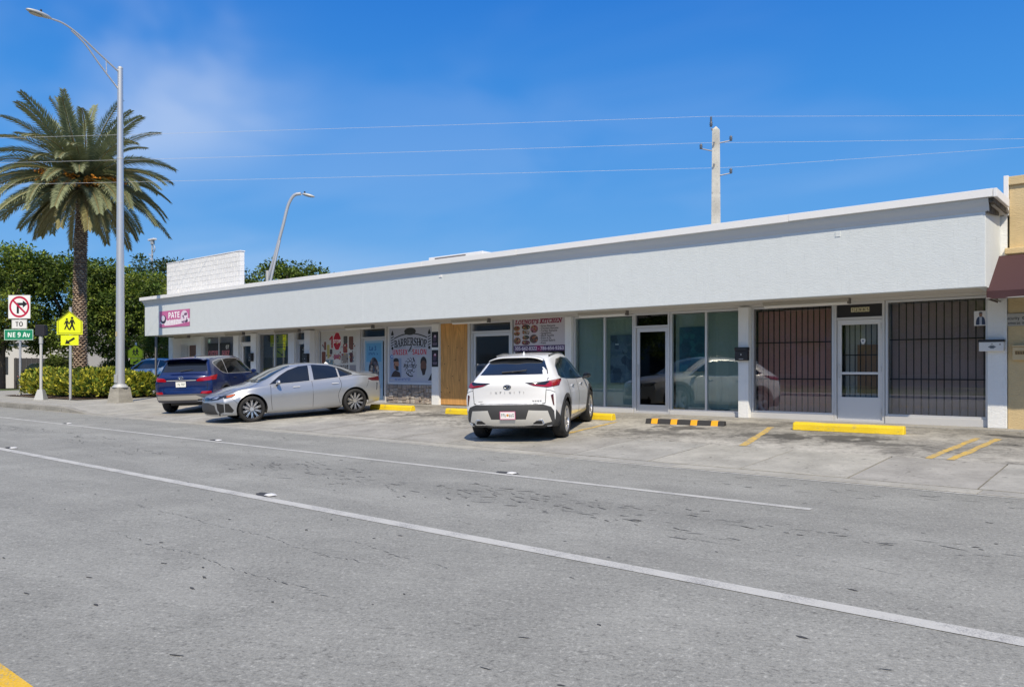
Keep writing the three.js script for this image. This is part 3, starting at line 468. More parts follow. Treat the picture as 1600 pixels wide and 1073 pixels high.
poster('door_decal', 'white scrawled lettering decal on the dark shop door glass', 'decal', -25.1, -24.55, 0.9, 1.95, -0.105, print(256, 512, (g, w, h) => { g.fillStyle = '#0b110e'; g.fillRect(0, 0, w, h); g.strokeStyle = '#c9d0cc'; g.lineWidth = 7; for (let i = 0; i < 16; i++) { g.beginPath(); const x = 20 + hash(i, 2) * 200, y = 40 + i * 27; g.moveTo(x, y); g.quadraticCurveTo(x + 60 * hash(i, 4), y - 30, x + 20 + 50 * hash(i, 6), y + 26); g.stroke(); } g.fillStyle = '#dfe5e0'; g.fillRect(200, 40, 30, 50); g.fillRect(205, 200, 34, 60); }));
// convenience store window
poster('store_window_print', 'white window print with red STOP octagon and product pictures', 'window print', -23.82, -21.76, 0.62, 2.46, -0.098, print(1024, 914, (g, w, h) => {
  g.fillStyle = '#c9c8c0'; g.fillRect(0, 0, w, h);
  g.fillStyle = '#b3122a'; g.font = 'bold 300px sans-serif'; g.fillText('1', 230, 300);
  g.beginPath(); for (let i = 0; i < 8; i++) { const a = Math.PI / 8 + i * Math.PI / 4; g.lineTo(470 + 112 * Math.cos(a), 185 + 165 * Math.sin(a)); } g.closePath(); g.fill(); g.lineWidth = 8; g.strokeStyle = '#e8d9d8'; g.stroke(); g.fillStyle = '#fff'; g.font = 'bold 84px sans-serif'; g.textAlign = 'center'; g.fillText('STOP', 470, 215);
  const rc = (c, x, y, a, b) => { g.fillStyle = c; g.beginPath(); g.roundRect ? g.roundRect(x, y, a, b, 22) : g.rect(x, y, a, b); g.fill(); };
  rc('#7d4a3c', 95, 185, 60, 150); rc('#7a4632', 30, 360, 110, 250); rc('#b9a95f', 175, 240, 80, 240); rc('#4b3a35', 262, 320, 75, 90); rc('#8d4034', 640, 230, 120, 160); rc('#4c4a44', 650, 100, 110, 130); rc('#6e4435', 800, 110, 120, 230); rc('#5b3030', 820, 385, 90, 170); rc('#c2bfb6', 915, 370, 80, 180); rc('#6e8b95', 150, 505, 210, 130); rc('#8f847a', 590, 400, 190, 170); rc('#a8566a', 380, 420, 190, 90);
  g.fillStyle = '#dedbd2'; g.beginPath(); g.ellipse(470, 540, 90, 50, 0, 0, 7); g.fill();
  for (let i = 0; i < 60; i++) blob(g, 40 + hash(i, 21) * 940, 200 + hash(i, 22) * 420, 8 + hash(i, 23) * 14, ['#3a2a28', '#a5543e', '#d7d0c4', '#5f7480', '#c2a25c', '#8d3340'][i % 6], i + 3);
  g.textAlign = 'left'; g.fillStyle = '#1c1a22'; g.font = 'bold 120px sans-serif'; g.fillText('GROCERY STORE', 130, 690, 660); marks(g, 30, 670, 90, 50, 3, 74); g.fillStyle = '#45434a'; g.fillRect(600, 730, 190, 16); g.fillStyle = '#8f8b8e'; g.fillRect(820, 600, 170, 210); g.fillStyle = '#26252b'; marks(g, 850, 780, 120, 50, 3, 75); }));
poster('door_poster', 'light blue poster with round picture on the shop door', 'poster', -21.33, -20.4, 0.1, 2.06, -0.088, print(512, 1024, (g, w, h) => {
  g.fillStyle = '#8fb2c8'; g.fillRect(0, 0, w, h); g.fillStyle = '#5f9fc6'; g.fillRect(40, 40, w - 80, 330); g.fillStyle = '#1f4f8e'; g.font = 'bold 108px sans-serif'; g.fillText('La 3', 120, 170); marks(g, 110, 205, 270, 42, 7, 73);
  g.save(); g.beginPath(); g.ellipse(256, 540, 150, 250, 0, 0, 7); g.clip(); g.fillStyle = '#4b4a50'; g.fillRect(0, 0, w, h); for (let i = 0; i < 90; i++) blob(g, 110 + hash(i, 31) * 290, 290 + hash(i, 32) * 500, 14 + hash(i, 33) * 22, ['#23212a', '#8a8078', '#5b5663', '#b2a79a', '#3c4a5e', '#7a5b4c'][i % 6], i); g.restore();
  g.fillStyle = '#a9c2d2'; g.fillRect(20, 830, w - 40, 170); }));
// barbershop window print
const head = (g, x, y, s, skin, hair, beard) => { g.fillStyle = hair; g.beginPath(); g.ellipse(x, y - 58 * s, 52 * s, 46 * s, 0, 0, 7); g.fill(); g.fillStyle = skin; g.beginPath(); g.moveTo(x - 46 * s, y - 50 * s); g.lineTo(x + 44 * s, y - 52 * s); g.lineTo(x + 60 * s, y + 2 * s); g.lineTo(x + 46 * s, y + 10 * s); g.lineTo(x + 44 * s, y + 60 * s); g.lineTo(x - 10 * s, y + 74 * s); g.lineTo(x - 44 * s, y + 40 * s); g.fill(); g.fillStyle = beard; g.beginPath(); g.moveTo(x - 20 * s, y + 8 * s); g.lineTo(x + 46 * s, y + 22 * s); g.lineTo(x + 50 * s, y + 84 * s); g.lineTo(x, y + 80 * s); g.fill(); g.fillStyle = '#4d4644'; g.beginPath(); g.ellipse(x - 30 * s, y - 8 * s, 9 * s, 17 * s, 0, 0, 7); g.fill(); };
poster('barbershop_print', 'white BARBERSHOP unisex salon window print with two men', 'window print', -20.08, -18.0, 0.68, 2.46, -0.098, print(1024, 1024, (g, w, h) => {
  g.fillStyle = '#b6bac6'; g.fillRect(0, 0, w, h);
  g.strokeStyle = '#26282b'; g.lineWidth = 20; g.beginPath(); g.moveTo(110, 205); g.quadraticCurveTo(490, 40, 880, 205); g.stroke();
  g.fillStyle = '#35393a'; g.beginPath(); g.ellipse(490, 80, 135, 68, 0, 0, 7); g.fill();
  for (const x of [70, 930]) { g.fillStyle = '#26282b'; g.beginPath(); g.moveTo(x, 45); g.lineTo(x + 30, 110); g.lineTo(x + 30, 145); g.lineTo(x - 30, 145); g.lineTo(x - 30, 110); g.fill(); for (let i = 0; i < 4; i++) { g.beginPath(); g.moveTo(x - 32, 185 + i * 48); g.lineTo(x + 32, 160 + i * 48); g.lineTo(x + 32, 178 + i * 48); g.lineTo(x - 32, 206 + i * 48); g.fill(); } g.beginPath(); g.ellipse(x, 385, 26, 30, 0, 0, 7); g.fill(); }
  g.textAlign = 'center'; const s = 'BARBERSHOP'; for (let i = 0; i < 10; i++) { const t = i / 9 - 0.5, x = 495 + t * 690, y = 340 + t * t * 130; const sz = 200 - Math.abs(t) * 30; g.font = `bold ${sz}px serif`; g.save(); g.translate(x, y); g.scale(0.62, 1); g.fillStyle = '#24262a'; g.fillText(s[i], 0, 0); g.lineWidth = 5; g.strokeStyle = '#24262a'; g.strokeText(s[i], 0, 0); g.restore(); }
  g.fillStyle = '#55627c'; g.fillRect(160, 376, 240, 8); g.fillRect(585, 372, 240, 8); g.save(); g.translate(495, 400); g.rotate(0.6); g.fillStyle = '#3a404e'; g.fillRect(-14, -60, 28, 130); g.restore(); g.strokeStyle = '#6d6f66'; g.lineWidth = 9; g.beginPath(); g.arc(525, 430, 26, 0, 7); g.stroke();
  g.fillStyle = '#c3142f'; g.save(); g.scale(0.72, 1); g.font = 'bold 140px sans-serif'; g.fillText('UNISEX', 350, 512); g.fillText('SALON', 985, 512); g.restore();
  g.fillStyle = '#2d6fb4'; g.beginPath(); g.arc(55, 545, 38, 0, 7); g.fill(); g.fillStyle = '#dfe8f2'; g.beginPath(); g.arc(60, 542, 16, 0, 7); g.fill();
  g.fillStyle = '#8e9db8'; g.fillRect(20, 570, 270, 360);
  head(g, 160, 700, 1.25, '#a9795f', '#26211f', '#2c2422'); g.fillStyle = '#3b3033'; g.beginPath(); g.moveTo(40, 925); g.quadraticCurveTo(70, 820, 150, 800); g.lineTo(250, 840); g.lineTo(270, 925); g.fill();
  g.strokeStyle = '#23252b'; g.lineWidth = 10; for (let i = 0; i < 12; i++) { g.beginPath(); const a = i / 12 * 6.28, x = 490 + Math.cos(a) * 95, y = 730 + Math.sin(a) * 130; g.arc(x, y, 34, a, a + 4); g.stroke(); } g.lineWidth = 9; g.font = 'italic bold 92px serif'; g.fillStyle = '#1f2127'; g.fillText('Barber', 490, 745); g.fillRect(455, 790, 100, 12); g.lineWidth = 22; g.beginPath(); g.moveTo(400, 840); g.quadraticCurveTo(480, 930, 560, 900); g.stroke(); g.beginPath(); g.moveTo(560, 560); g.lineTo(600, 640); g.stroke();
  g.fillStyle = '#b9bfc4'; g.fillRect(650, 560, 300, 370); g.fillStyle = '#2b2322'; g.beginPath(); g.ellipse(800, 650, 70, 100, 0, 0, 7); g.fill(); g.fillStyle = '#6a4a3c'; g.beginPath(); g.ellipse(800, 730, 68, 110, 0, 0, 7); g.fill(); g.fillStyle = '#332624'; g.beginPath(); g.moveTo(745, 770); g.lineTo(860, 770); g.lineTo(830, 880); g.lineTo(780, 890); g.fill();
  g.fillStyle = '#24242a'; g.beginPath(); g.moveTo(1010, 800); g.lineTo(1024, 980); g.lineTo(900, 980); g.fill();
  g.fillStyle = '#3e65ad'; marks(g, 130, 940, 380, 46, 11, 76); g.fillStyle = '#8fa6cf'; g.fillRect(0, 940, 180, 20); }));
for (const [y0, y1, l, c] of [[1.78, 2.26, 'upper dark portrait poster on the pier beside the barbershop', '#7c5d86'], [1.18, 1.70, 'lower dark poster on the pier beside the barbershop', '#9b4766']]) poster('pier_poster', l, 'poster', -17.92, -17.64, y0, y1, 0.055, print(128, 220, (g, w, h) => { g.fillStyle = '#17141d'; g.fillRect(0, 0, w, h); blob(g, 64, 70, 30, c, 5); blob(g, 60, 110, 34, '#4a3a52', 6); g.fillStyle = '#cbbccb'; g.beginPath(); g.arc(66, 62, 15, 0, 7); g.fill(); g.fillStyle = '#8a7a90'; g.fillRect(14, 160, 96, 10); g.fillRect(24, 180, 76, 8); }), 'posters on the pier');
// kitchen banner
poster('menu_banner', 'white and maroon kitchen menu banner above the white car', 'banner', -14.66, -12.82, 1.60, 2.53, -0.04, print(1280, 640, (g, w, h) => {
  g.fillStyle = '#c4bfc4'; g.fillRect(0, 0, w, h); g.fillStyle = '#8e1f44'; g.font = 'italic bold 112px serif'; g.lineWidth = 10; g.strokeStyle = '#6d1836'; g.strokeText("LOUNOU'S", 30, 112, 590); g.fillText("LOUNOU'S", 30, 112, 590); g.strokeText('KITCHEN', 650, 106, 590); g.fillText('KITCHEN', 650, 106, 590); g.fillStyle = '#dcb8c6'; for (let i = 0; i < 30; i++) g.fillRect(40 + hash(i, 41) * 1150, 50 + hash(i, 42) * 40, 16, 5);
  const food = [[80, 190, 80, 50, '#8c5b3c'], [80, 290, 80, 40, '#94603f'], [90, 430, 90, 70, '#7b5a48'], [310, 170, 105, 50, '#3b403a'], [310, 270, 100, 46, '#9a9490'], [310, 370, 90, 44, '#48504a'], [310, 470, 105, 46, '#5f3a48'], [520, 210, 95, 76, '#93606c'], [510, 400, 105, 84, '#5e4a48']];
  for (const [x, y, a, b, c] of food) { g.fillStyle = c; g.beginPath(); g.ellipse(x, y, a, b, 0, 0, 7); g.fill(); for (let i = 0; i < 12; i++) blob(g, x + (hash(i, x) - 0.5) * a * 1.4, y + (hash(i, y) - 0.5) * b * 1.3, 8 + hash(i, 9) * 12, ['#b0754c', '#3c2a22', '#c9a98a', '#7d2f38', '#5b6b3c'][i % 5], i); }
  g.fillStyle = '#16141a'; g.font = 'bold 54px sans-serif'; ['Griot Banane', 'Chicken Banane', 'Turkey Banane', 'Spaghetti', 'Mais Feuille', 'Pate A-Ze', 'Tassot Kabrit', 'Pate'].forEach((s, i) => { g.fillText('• ' + s, 655, 178 + i * 46); });
  g.fillStyle = '#4f3a63'; g.fillRect(0, 525, w, 115); g.fillStyle = '#8d2f63'; g.beginPath(); g.moveTo(520, 525); g.lineTo(760, 525); g.lineTo(690, 640); g.lineTo(600, 640); g.fill(); g.fillStyle = '#e6dfea'; g.font = 'bold 92px sans-serif'; g.fillText('305-642-8322 - 786-654-9263', 24, 614, 1230); }), undefined, 0.012);
// posters inside the green shop, picture of a person in a jacket, door badge
poster('window_poster', 'tall teal poster inside the green window right of the door', 'poster', -9.5, -8.82, 1.05, 2.12, -0.20, print(256, 400, (g, w, h) => { g.fillStyle = '#1f5a72'; g.fillRect(0, 0, w, h); for (let i = 0; i < 24; i++) blob(g, hash(i, 51) * w, hash(i, 52) * h, 20 + hash(i, 53) * 40, ['#1b4f6d', '#2a6a7c', '#174862'][i % 3], i); }));
poster('window_poster', 'pale blue-grey poster inside the green window left of the door', 'poster', -11.5, -10.85, 0.75, 1.98, -0.20, print(256, 400, (g, w, h) => { g.fillStyle = '#5b6f88'; g.fillRect(0, 0, w, h); for (let i = 0; i < 24; i++) blob(g, hash(i, 61) * w, hash(i, 62) * h, 20 + hash(i, 63) * 40, ['#50657f', '#6a7c92', '#3f4f68'][i % 3], i); g.fillStyle = '#c9d2da'; g.fillRect(60, 70, 40, 12); }));
poster('portrait_print', 'small white print of a person in a blue jacket on the right window', 'print', -3.17, -2.95, 1.93, 2.21, -0.10, print(200, 256, (g, w, h) => { g.fillStyle = '#dcdad8'; g.fillRect(0, 0, w, h); g.fillStyle = '#33415e'; g.beginPath(); g.moveTo(30, 240); g.quadraticCurveTo(26, 120, 74, 98); g.lineTo(130, 98); g.quadraticCurveTo(176, 120, 172, 240); g.fill(); g.fillStyle = '#aab3c4'; g.fillRect(84, 104, 36, 136); g.fillStyle = '#8a6a58'; g.beginPath(); g.ellipse(102, 66, 26, 36, 0, 0, 7); g.fill(); g.fillStyle = '#3f4450'; g.beginPath(); g.ellipse(102, 42, 30, 26, 0, 3.14, 6.28); g.fill(); }));
{ const s = new THREE.Shape(); s.moveTo(-.045, .05); s.quadraticCurveTo(0, .075, .05, .045); s.quadraticCurveTo(.055, -.02, 0, -.065); s.quadraticCurveTo(-.05, -.03, -.045, .05); const g = new THREE.ExtrudeGeometry(s, { depth: 0.003, bevelEnabled: false }); const t = thing('door_badge', 'small white shield sticker on the barred door glass', 'sticker', [-5.2, 1.68, -0.115]); mesh('shield', g, mat(0.7, 0.7, 0.68, 0.5), t); mesh('emblem', new THREE.CircleGeometry(0.018, 12).translate(0, 0.012, 0.0045), mat(0.05, 0.1, 0.16, 0.5), t); }
// letter boxes
{ const bm = mat(0.02, 0.02, 0.024, 0.35);
  const blackBox = (label, x, y, z, w = 0.30, h = 0.30) => { const t = thing('letter_box', label, 'letter box', [x, y, z], 0, 'black letter boxes on the piers'); mesh('body', box(-w / 2, w / 2, 0, h * 0.72, 0, 0.11, 0.01), bm, t); const lid = box(-w / 2 - 0.008, w / 2 + 0.008, h * 0.725, h, 0, 0.125, 0.014); mesh('lid', lid, bm, t); mesh('lock', rod([0, h * 0.45, 0.11], [0, h * 0.45, 0.118], 0.016), aluOld, t); mesh('handle', box(-0.05, 0.05, h * 0.10, h * 0.13, 0.11, 0.116), aluOld, t); };
  blackBox('black letter box on the white pier between the green and the brown windows', -7.73, 1.30, 0.10);
  blackBox('black letter box on the pier left of the red STOP window', -24.2, 1.33, 0.22, 0.28, 0.34);
  blackBox('black letter box on the pier right of the narrow white door', -28.08, 1.42, 0.06, 0.24, 0.32);
  const t = thing('letter_box', 'white letter box with black lid on the rightmost white pier', 'letter box', [-2.83, 1.44, 0.05]);
  mesh('body', box(-0.21, 0.19, 0, 0.17, 0, 0.12, 0.008), mat(0.74, 0.74, 0.73, 0.5), t); mesh('lid', box(-0.225, 0.205, 0.172, 0.215, 0, 0.14, 0.012), bm, t);
  mesh('emblem', panel(-0.16, 0.17, 0.015, 0.155, 0.1202, 0.1215), print(330, 140, (g, w, h) => { g.fillStyle = '#dcdcda'; g.fillRect(0, 0, w, h); g.fillStyle = '#3c444c'; g.beginPath(); g.moveTo(100, 78); g.lineTo(140, 48); g.lineTo(190, 48); g.lineTo(228, 78); g.lineTo(190, 108); g.lineTo(140, 108); g.fill(); g.strokeStyle = '#c5cace'; g.lineWidth = 5; g.strokeRect(128, 64, 72, 28); g.fillStyle = '#222'; g.beginPath(); g.arc(164, 22, 9, 0, 7); g.fill(); g.fillStyle = '#5d5560'; g.beginPath(); g.arc(292, 32, 13, 0, 7); g.fill(); }), t); }

// ------------------------------------------------------------ the tan shop at the right edge
{ const tanMap = colorTex(512, 512, (u, v, x, y) => { const c = fbm(u * 8, v * 8, 5, 8), f = hash(x, y), a = 1 + (c - 0.5) * 0.16 + (f - 0.5) * 0.05; return [0.63 * a, 0.49 * a, 0.27 * a]; });
  const tan = mat(1, 1, 1, 0.85, { map: tanMap, bumpMap: stuccoBump, bumpScale: 0.008 }), t = thing('tan_building', 'tan plastered shop at the right edge with raised parapet', 'building');
  mesh('wall', box(-2.596, 6, -0.2, 3.22, -12, 0.02, 0.01), tan, t); mesh('upper_wall', box(-2.575, 6, 3.34, 4.50, -12, 0.0, 0.01), tan, t);
  mesh('ledge', box(-2.64, 6, 3.221, 3.339, -0.2, 0.10, 0.02), tan, t); mesh('coping', box(-2.60, 6.02, 4.501, 4.66, -12, 0.05, 0.012), tan, t); mesh('end_post', box(-2.66, -2.58, 3.95, 4.68, -0.4, 0.07, 0.008), whiteTrim, t);
  mesh('parapet_side', box(-2.585, -2.577, 3.96, 4.5, -12, -0.41), whiteTrim, t);
  // awning: sloping fabric, valance and side gusset
  const aw = thing('awning', 'maroon fabric awning over the tan shop front', 'awning'), am = mat(0.055, 0.022, 0.026, 0.85, { side: THREE.DoubleSide, bumpMap: conBump, bumpScale: 0.003 });
  const x0 = -2.74, x1 = 5, top = [3.20, 0.105], bot = [2.47, 1.2];
  mesh('canopy', gridGeo(40, 10, (u, v) => [lerp(x0, x1, u), lerp(bot[0], top[0], v) + 0.012 * Math.sin(u * 40) * Math.sin(v * 3.1), lerp(bot[1], top[1], v), u * 7, v]), am, aw);
  mesh('valance', gridGeo(60, 2, (u, v) => [lerp(x0, x1, u), lerp(2.33, 2.47, v), 1.2 + 0.008 * Math.sin(u * 70) * (1 - v), u * 7, v]), am, aw);
  const gs = new THREE.BufferGeometry(); gs.setAttribute('position', new THREE.Float32BufferAttribute([x0, 2.47, 1.2, x0, 3.2, 0.105, x0, 2.47, 0.105, x0, 2.33, 1.2, x0, 2.47, 1.2, x0, 2.47, 0.105, x0, 2.33, 0.105, x0, 2.33, 1.2, x0, 2.47, 0.105], 3)); gs.computeVertexNormals(); mesh('gusset', gs, am, aw);
  mesh('rail', merge([rod([x0, 2.34, 1.19], [x1, 2.34, 1.19], 0.014), rod([x0 + 0.03, 2.36, 0.03], [x0 + 0.03, 2.36, 1.19], 0.014), rod([x0 + 0.03, 3.19, 0.08], [x0 + 0.03, 2.46, 1.17], 0.012), rod([x0, 3.19, 0.09], [x1, 3.19, 0.09], 0.012)]), mat(0.25, 0.24, 0.22, 0.6), aw);
  poster('security_sign', 'white security cameras sign on the tan wall', 'sign', -2.66, -1.95, 1.90, 2.13, 0.035, print(768, 256, (g, w, h) => { g.fillStyle = '#b4b1a8'; g.fillRect(0, 0, w, h); g.strokeStyle = '#6d6a62'; g.lineWidth = 4; g.strokeRect(6, 6, w - 12, h - 12); g.fillStyle = '#1d1b1b'; g.font = 'bold 86px sans-serif'; g.save(); g.scale(0.72, 1); g.fillText('Security', 40, 130); g.fillText('Cameras in Use', 40, 226); g.restore(); g.beginPath(); g.arc(340, 98, 26, 0, 7); g.fill(); g.fillRect(360, 76, 110, 44); g.fillStyle = '#b4b1a8'; g.beginPath(); g.arc(338, 98, 11, 0, 7); g.fill(); g.fillStyle = '#8c5a44'; g.beginPath(); g.arc(52, 36, 14, 0, 7); g.fill(); }), undefined, 0.012);
  const lb = thing('letter_box', 'tan letter box with dark numbers on the tan wall', 'letter box', [-2.36, 1.27, 0.02]); const tm = mat(0.60, 0.47, 0.27, 0.6);
  mesh('body', box(-0.15, 0.15, 0, 0.24, 0, 0.1, 0.012), tm, lb); mesh('lid', box(-0.157, 0.157, 0.243, 0.275, 0, 0.115, 0.01), tm, lb);
  mesh('number_strip', panel(-0.11, 0.11, 0.10, 0.17, 0.1002, 0.102), print(256, 80, (g, w, h) => { g.fillStyle = '#a58552'; g.fillRect(0, 0, w, h); g.fillStyle = '#221d15'; marks(g, 14, 12, 226, 56, 5, 77); }), lb);
}
// ------------------------------------------------------------ cars: a lofted shell, with lamps, glass and trim laid on it
function spl(pts) {
  const n = pts.length, h = [], d = [], m = [];
  for (let i = 0; i < n - 1; i++) { h.push(pts[i + 1][0] - pts[i][0]); d.push((pts[i + 1][1] - pts[i][1]) / h[i]); }
  m[0] = d[0]; m[n - 1] = d[n - 2]; for (let i = 1; i < n - 1; i++) m[i] = d[i - 1] * d[i] <= 0 ? 0 : 3 * (h[i - 1] + h[i]) / ((2 * h[i] + h[i - 1]) / d[i - 1] + (h[i] + 2 * h[i - 1]) / d[i]);
  return x => { x = clamp(x, pts[0][0], pts[n - 1][0]); let i = 0; while (i < n - 2 && x > pts[i + 1][0]) i++; const t = (x - pts[i][0]) / h[i], t2 = t * t, t3 = t2 * t; return pts[i][1] * (2 * t3 - 3 * t2 + 1) + m[i] * h[i] * (t3 - 2 * t2 + t) + pts[i + 1][1] * (3 * t2 - 2 * t3) + m[i + 1] * h[i] * (t3 - t2); };
}
function shell(S) {
  const f = {}; for (const k of ['yT', 'yB', 'wB', 'wM', 'wR', 'crown', 'yS', 'wS']) f[k] = spl(S[k]);
  const x0 = S.x0, x1 = S.x1, nx = 150, sub = 4;
  const sec = x => {
    const yT = f.yT(x), cr = f.crown(x), yE = yT - cr, yB = Math.min(f.yB(x), yE - 0.012), g = yE - yB, wB = f.wB(x), wM = f.wM(x), wR = Math.min(f.wR(x), wB - 0.01), yS = f.yS(x), wS = f.wS(x), H = yB - yS;
    const P = [[yS, wS - 0.12], [yS + 0.015, wS - 0.02], [yS + 0.12 * H, lerp(wS, wM, 0.45)], [yS + 0.34 * H, lerp(wS, wM, 0.86)], [yS + (S.crease ?? 0.66) * H, wM], [yS + 0.86 * H, lerp(wM, wB, 0.45)], [yB, wB], [yB + 0.22 * g, lerp(wB, wR, 0.20)], [yB + 0.62 * g, lerp(wB, wR, 0.58)], [yB + 0.9 * g, lerp(wB, wR, 0.90)], [yE + cr * 0.28, wR * 0.93], [yE + cr * 0.80, wR * 0.55], [yT, 0]];
    return new THREE.CatmullRomCurve3(P.map(p => V(p[0], p[1], 0)), false, 'centripetal').getPoints((P.length - 1) * sub).map((v, i, a) => [v.x, i === a.length - 1 ? 0 : Math.max(0, v.y)]);
  };
  const rows = [], pos = [], idx = [];
  for (let i = 0; i <= nx; i++) { const x = lerp(x0, x1, i / nx), s = sec(x); rows.push({ x, s }); }
  const K = rows[0].s.length, full = 2 * K - 1;
  for (const r of rows) for (let k = 0; k < full; k++) { const kk = k < K ? k : full - 1 - k, q = r.s[kk]; pos.push(r.x, q[0], k < K ? q[1] : -q[1]); }
  for (let i = 0; i < nx; i++) for (let k = 0; k < full - 1; k++) { const a = i * full + k, b = a + 1, c = a + full, d = c + 1; idx.push(a, c, b, b, c, d); }
  const cap = (r, bul, sgn, p) => {
    const base = pos.length / 3, nc = 28, bf = spl(bul);
    for (let k = 0; k < K; k++) for (let j = 0; j <= nc; j++) { const t = -Math.cos(j / nc * Math.PI), [y, w] = r.s[k]; const e = 1 - Math.pow(Math.abs(t), p); pos.push(r.x + sgn * bf(y) * e, y, t * w); }
    for (let k = 0; k < K - 1; k++) for (let j = 0; j < nc; j++) { const a = base + k * (nc + 1) + j, b = a + 1, c = a + nc + 1, d = c + 1; sgn > 0 ? idx.push(a, c, b, b, c, d) : idx.push(a, b, c, b, d, c); }
  };
  cap(rows[0], S.rear, -1, S.pr ?? 2.6); cap(rows[nx], S.front, 1, S.pf ?? 2.2);
  // wheel openings
  const inside = new Uint8Array(pos.length / 3), R = S.R + 0.055;
  for (let i = 0; i < inside.length; i++) for (const cx of [S.xr, S.xf]) if (Math.abs(pos[3 * i + 2]) > 0.5 && Math.hypot(pos[3 * i] - cx, pos[3 * i + 1] - S.R) < R) inside[i] = cx === S.xr ? 1 : 2;
  const keep = []; for (let i = 0; i < idx.length; i += 3) { const a = idx[i], b = idx[i + 1], c = idx[i + 2]; if (inside[a] && inside[b] && inside[c]) continue; keep.push(a, b, c); }
  for (const i of new Set(keep)) if (inside[i]) { const cx = inside[i] === 1 ? S.xr : S.xf, dx = pos[3 * i] - cx, dy = pos[3 * i + 1] - S.R, l = Math.hypot(dx, dy) || 1; pos[3 * i] = cx + dx / l * R; pos[3 * i + 1] = Math.max(S.R + dy / l * R, pos[3 * i + 1] < S.R ? pos[3 * i + 1] : 0); }
  let g = new THREE.BufferGeometry(); g.setAttribute('position', new THREE.Float32BufferAttribute(pos, 3)); g.setIndex(keep); g = mergeVertices(g, 1e-4); g.computeVertexNormals(); return g;
}
class Projector {
  constructor(g) { this.p = g.attributes.position.array; this.n = g.attributes.normal.array; this.ix = g.index.array; this.v = {}; }
  map(view, x, y, z) { return view === 'side' ? [x, y, z] : view === 'rear' ? [z, y, -x] : view === 'front' ? [z, y, x] : [x, z, y]; }
  un(view, a, b, d) { return view === 'side' ? [a, b, d] : view === 'rear' ? [-d, b, a] : view === 'front' ? [d, b, a] : [a, d, b]; }
  cells(view) {
    if (this.v[view]) return this.v[view]; const m = new Map(), p = this.p, T = [];
    for (let i = 0; i < this.ix.length; i += 3) {
      const q = [0, 1, 2].map(k => { const j = this.ix[i + k] * 3; return this.map(view, p[j], p[j + 1], p[j + 2]); }); T[i] = q;
      const a0 = Math.floor(Math.min(q[0][0], q[1][0], q[2][0]) / 0.06), a1 = Math.floor(Math.max(q[0][0], q[1][0], q[2][0]) / 0.06), b0 = Math.floor(Math.min(q[0][1], q[1][1], q[2][1]) / 0.06), b1 = Math.floor(Math.max(q[0][1], q[1][1], q[2][1]) / 0.06);
      for (let a = a0; a <= a1; a++) for (let b = b0; b <= b1; b++) { const k = a * 10007 + b; (m.get(k) ?? (m.set(k, []), m.get(k))).push(i); }
    }
    return this.v[view] = { m, T };
  }
  hit(view, a, b) {
    const { m, T } = this.cells(view), l = m.get(Math.floor(a / 0.06) * 10007 + Math.floor(b / 0.06)); if (!l) return null; let best = null;
    for (const i of l) {
      const [A, B, C] = T[i], d = (B[1] - C[1]) * (A[0] - C[0]) + (C[0] - B[0]) * (A[1] - C[1]); if (Math.abs(d) < 1e-12) continue;
      const u = ((B[1] - C[1]) * (a - C[0]) + (C[0] - B[0]) * (b - C[1])) / d, v = ((C[1] - A[1]) * (a - C[0]) + (A[0] - C[0]) * (b - C[1])) / d, w = 1 - u - v;
      if (u < -1e-4 || v < -1e-4 || w < -1e-4) continue; const dep = u * A[2] + v * B[2] + w * C[2]; if (best && dep <= best.dep) continue;
      const n = [0, 0, 0]; [u, v, w].forEach((k, e) => { const j = this.ix[i + e] * 3; for (let c = 0; c < 3; c++) n[c] += k * this.n[j + c]; }); best = { dep, n };
    }
    return best;
  }
  // patch of a 2D outline laid on the shell, off metres proud
  patch(view, poly, off = 0.004, lv = 3, round = 0) {
    let P = poly.map(p => new THREE.Vector2(...p)); if (round) { const c = new THREE.CatmullRomCurve3(P.map(p => V(p.x, p.y, 0)), true, 'centripetal'); P = c.getPoints(P.length * 4).slice(0, -1).map(v => new THREE.Vector2(v.x, v.y)); }
    if (THREE.ShapeUtils.isClockWise(P)) P.reverse();
    let tri = THREE.ShapeUtils.triangulateShape(P, []), pts = P.map(p => [p.x, p.y]);
    for (let l = 0; l < lv; l++) { const mid = new Map(), nt = []; const md = (i, j) => { const k = i < j ? i * 100003 + j : j * 100003 + i; if (!mid.has(k)) { pts.push([(pts[i][0] + pts[j][0]) / 2, (pts[i][1] + pts[j][1]) / 2]); mid.set(k, pts.length - 1); } return mid.get(k); }; for (const [a, b, c] of tri) { const ab = md(a, b), bc = md(b, c), ca = md(c, a); nt.push([a, ab, ca], [ab, b, bc], [ca, bc, c], [ab, bc, ca]); } tri = nt; }
    let cx = 0, cy = 0; for (const p of P) { cx += p.x; cy += p.y; } cx /= P.length; cy /= P.length;
    const pos = [], nor = [];
    for (const [a, b] of pts) { let h = null; for (let s = 0; s <= 10 && !h; s++) h = this.hit(view, lerp(a, cx, s * 0.05), lerp(b, cy, s * 0.05)); h = h ?? { dep: 0, n: this.un(view, 0, 0, 1) }; const q = this.un(view, a, b, h.dep), l = Math.hypot(...h.n) || 1; for (let c = 0; c < 3; c++) { nor.push(h.n[c] / l); pos.push(q[c] + h.n[c] / l * off); } }
    const cnt = new Map(); for (const t of tri) for (let e = 0; e < 3; e++) { const i = t[e], j = t[(e + 1) % 3], k = Math.min(i, j) * 100003 + Math.max(i, j); cnt.set(k, cnt.has(k) ? null : [i, j]); }
    const flip = view === 'rear' || view === 'top'; const ix = []; for (const [a, b, c] of tri) flip ? ix.push(a, c, b) : ix.push(a, b, c);
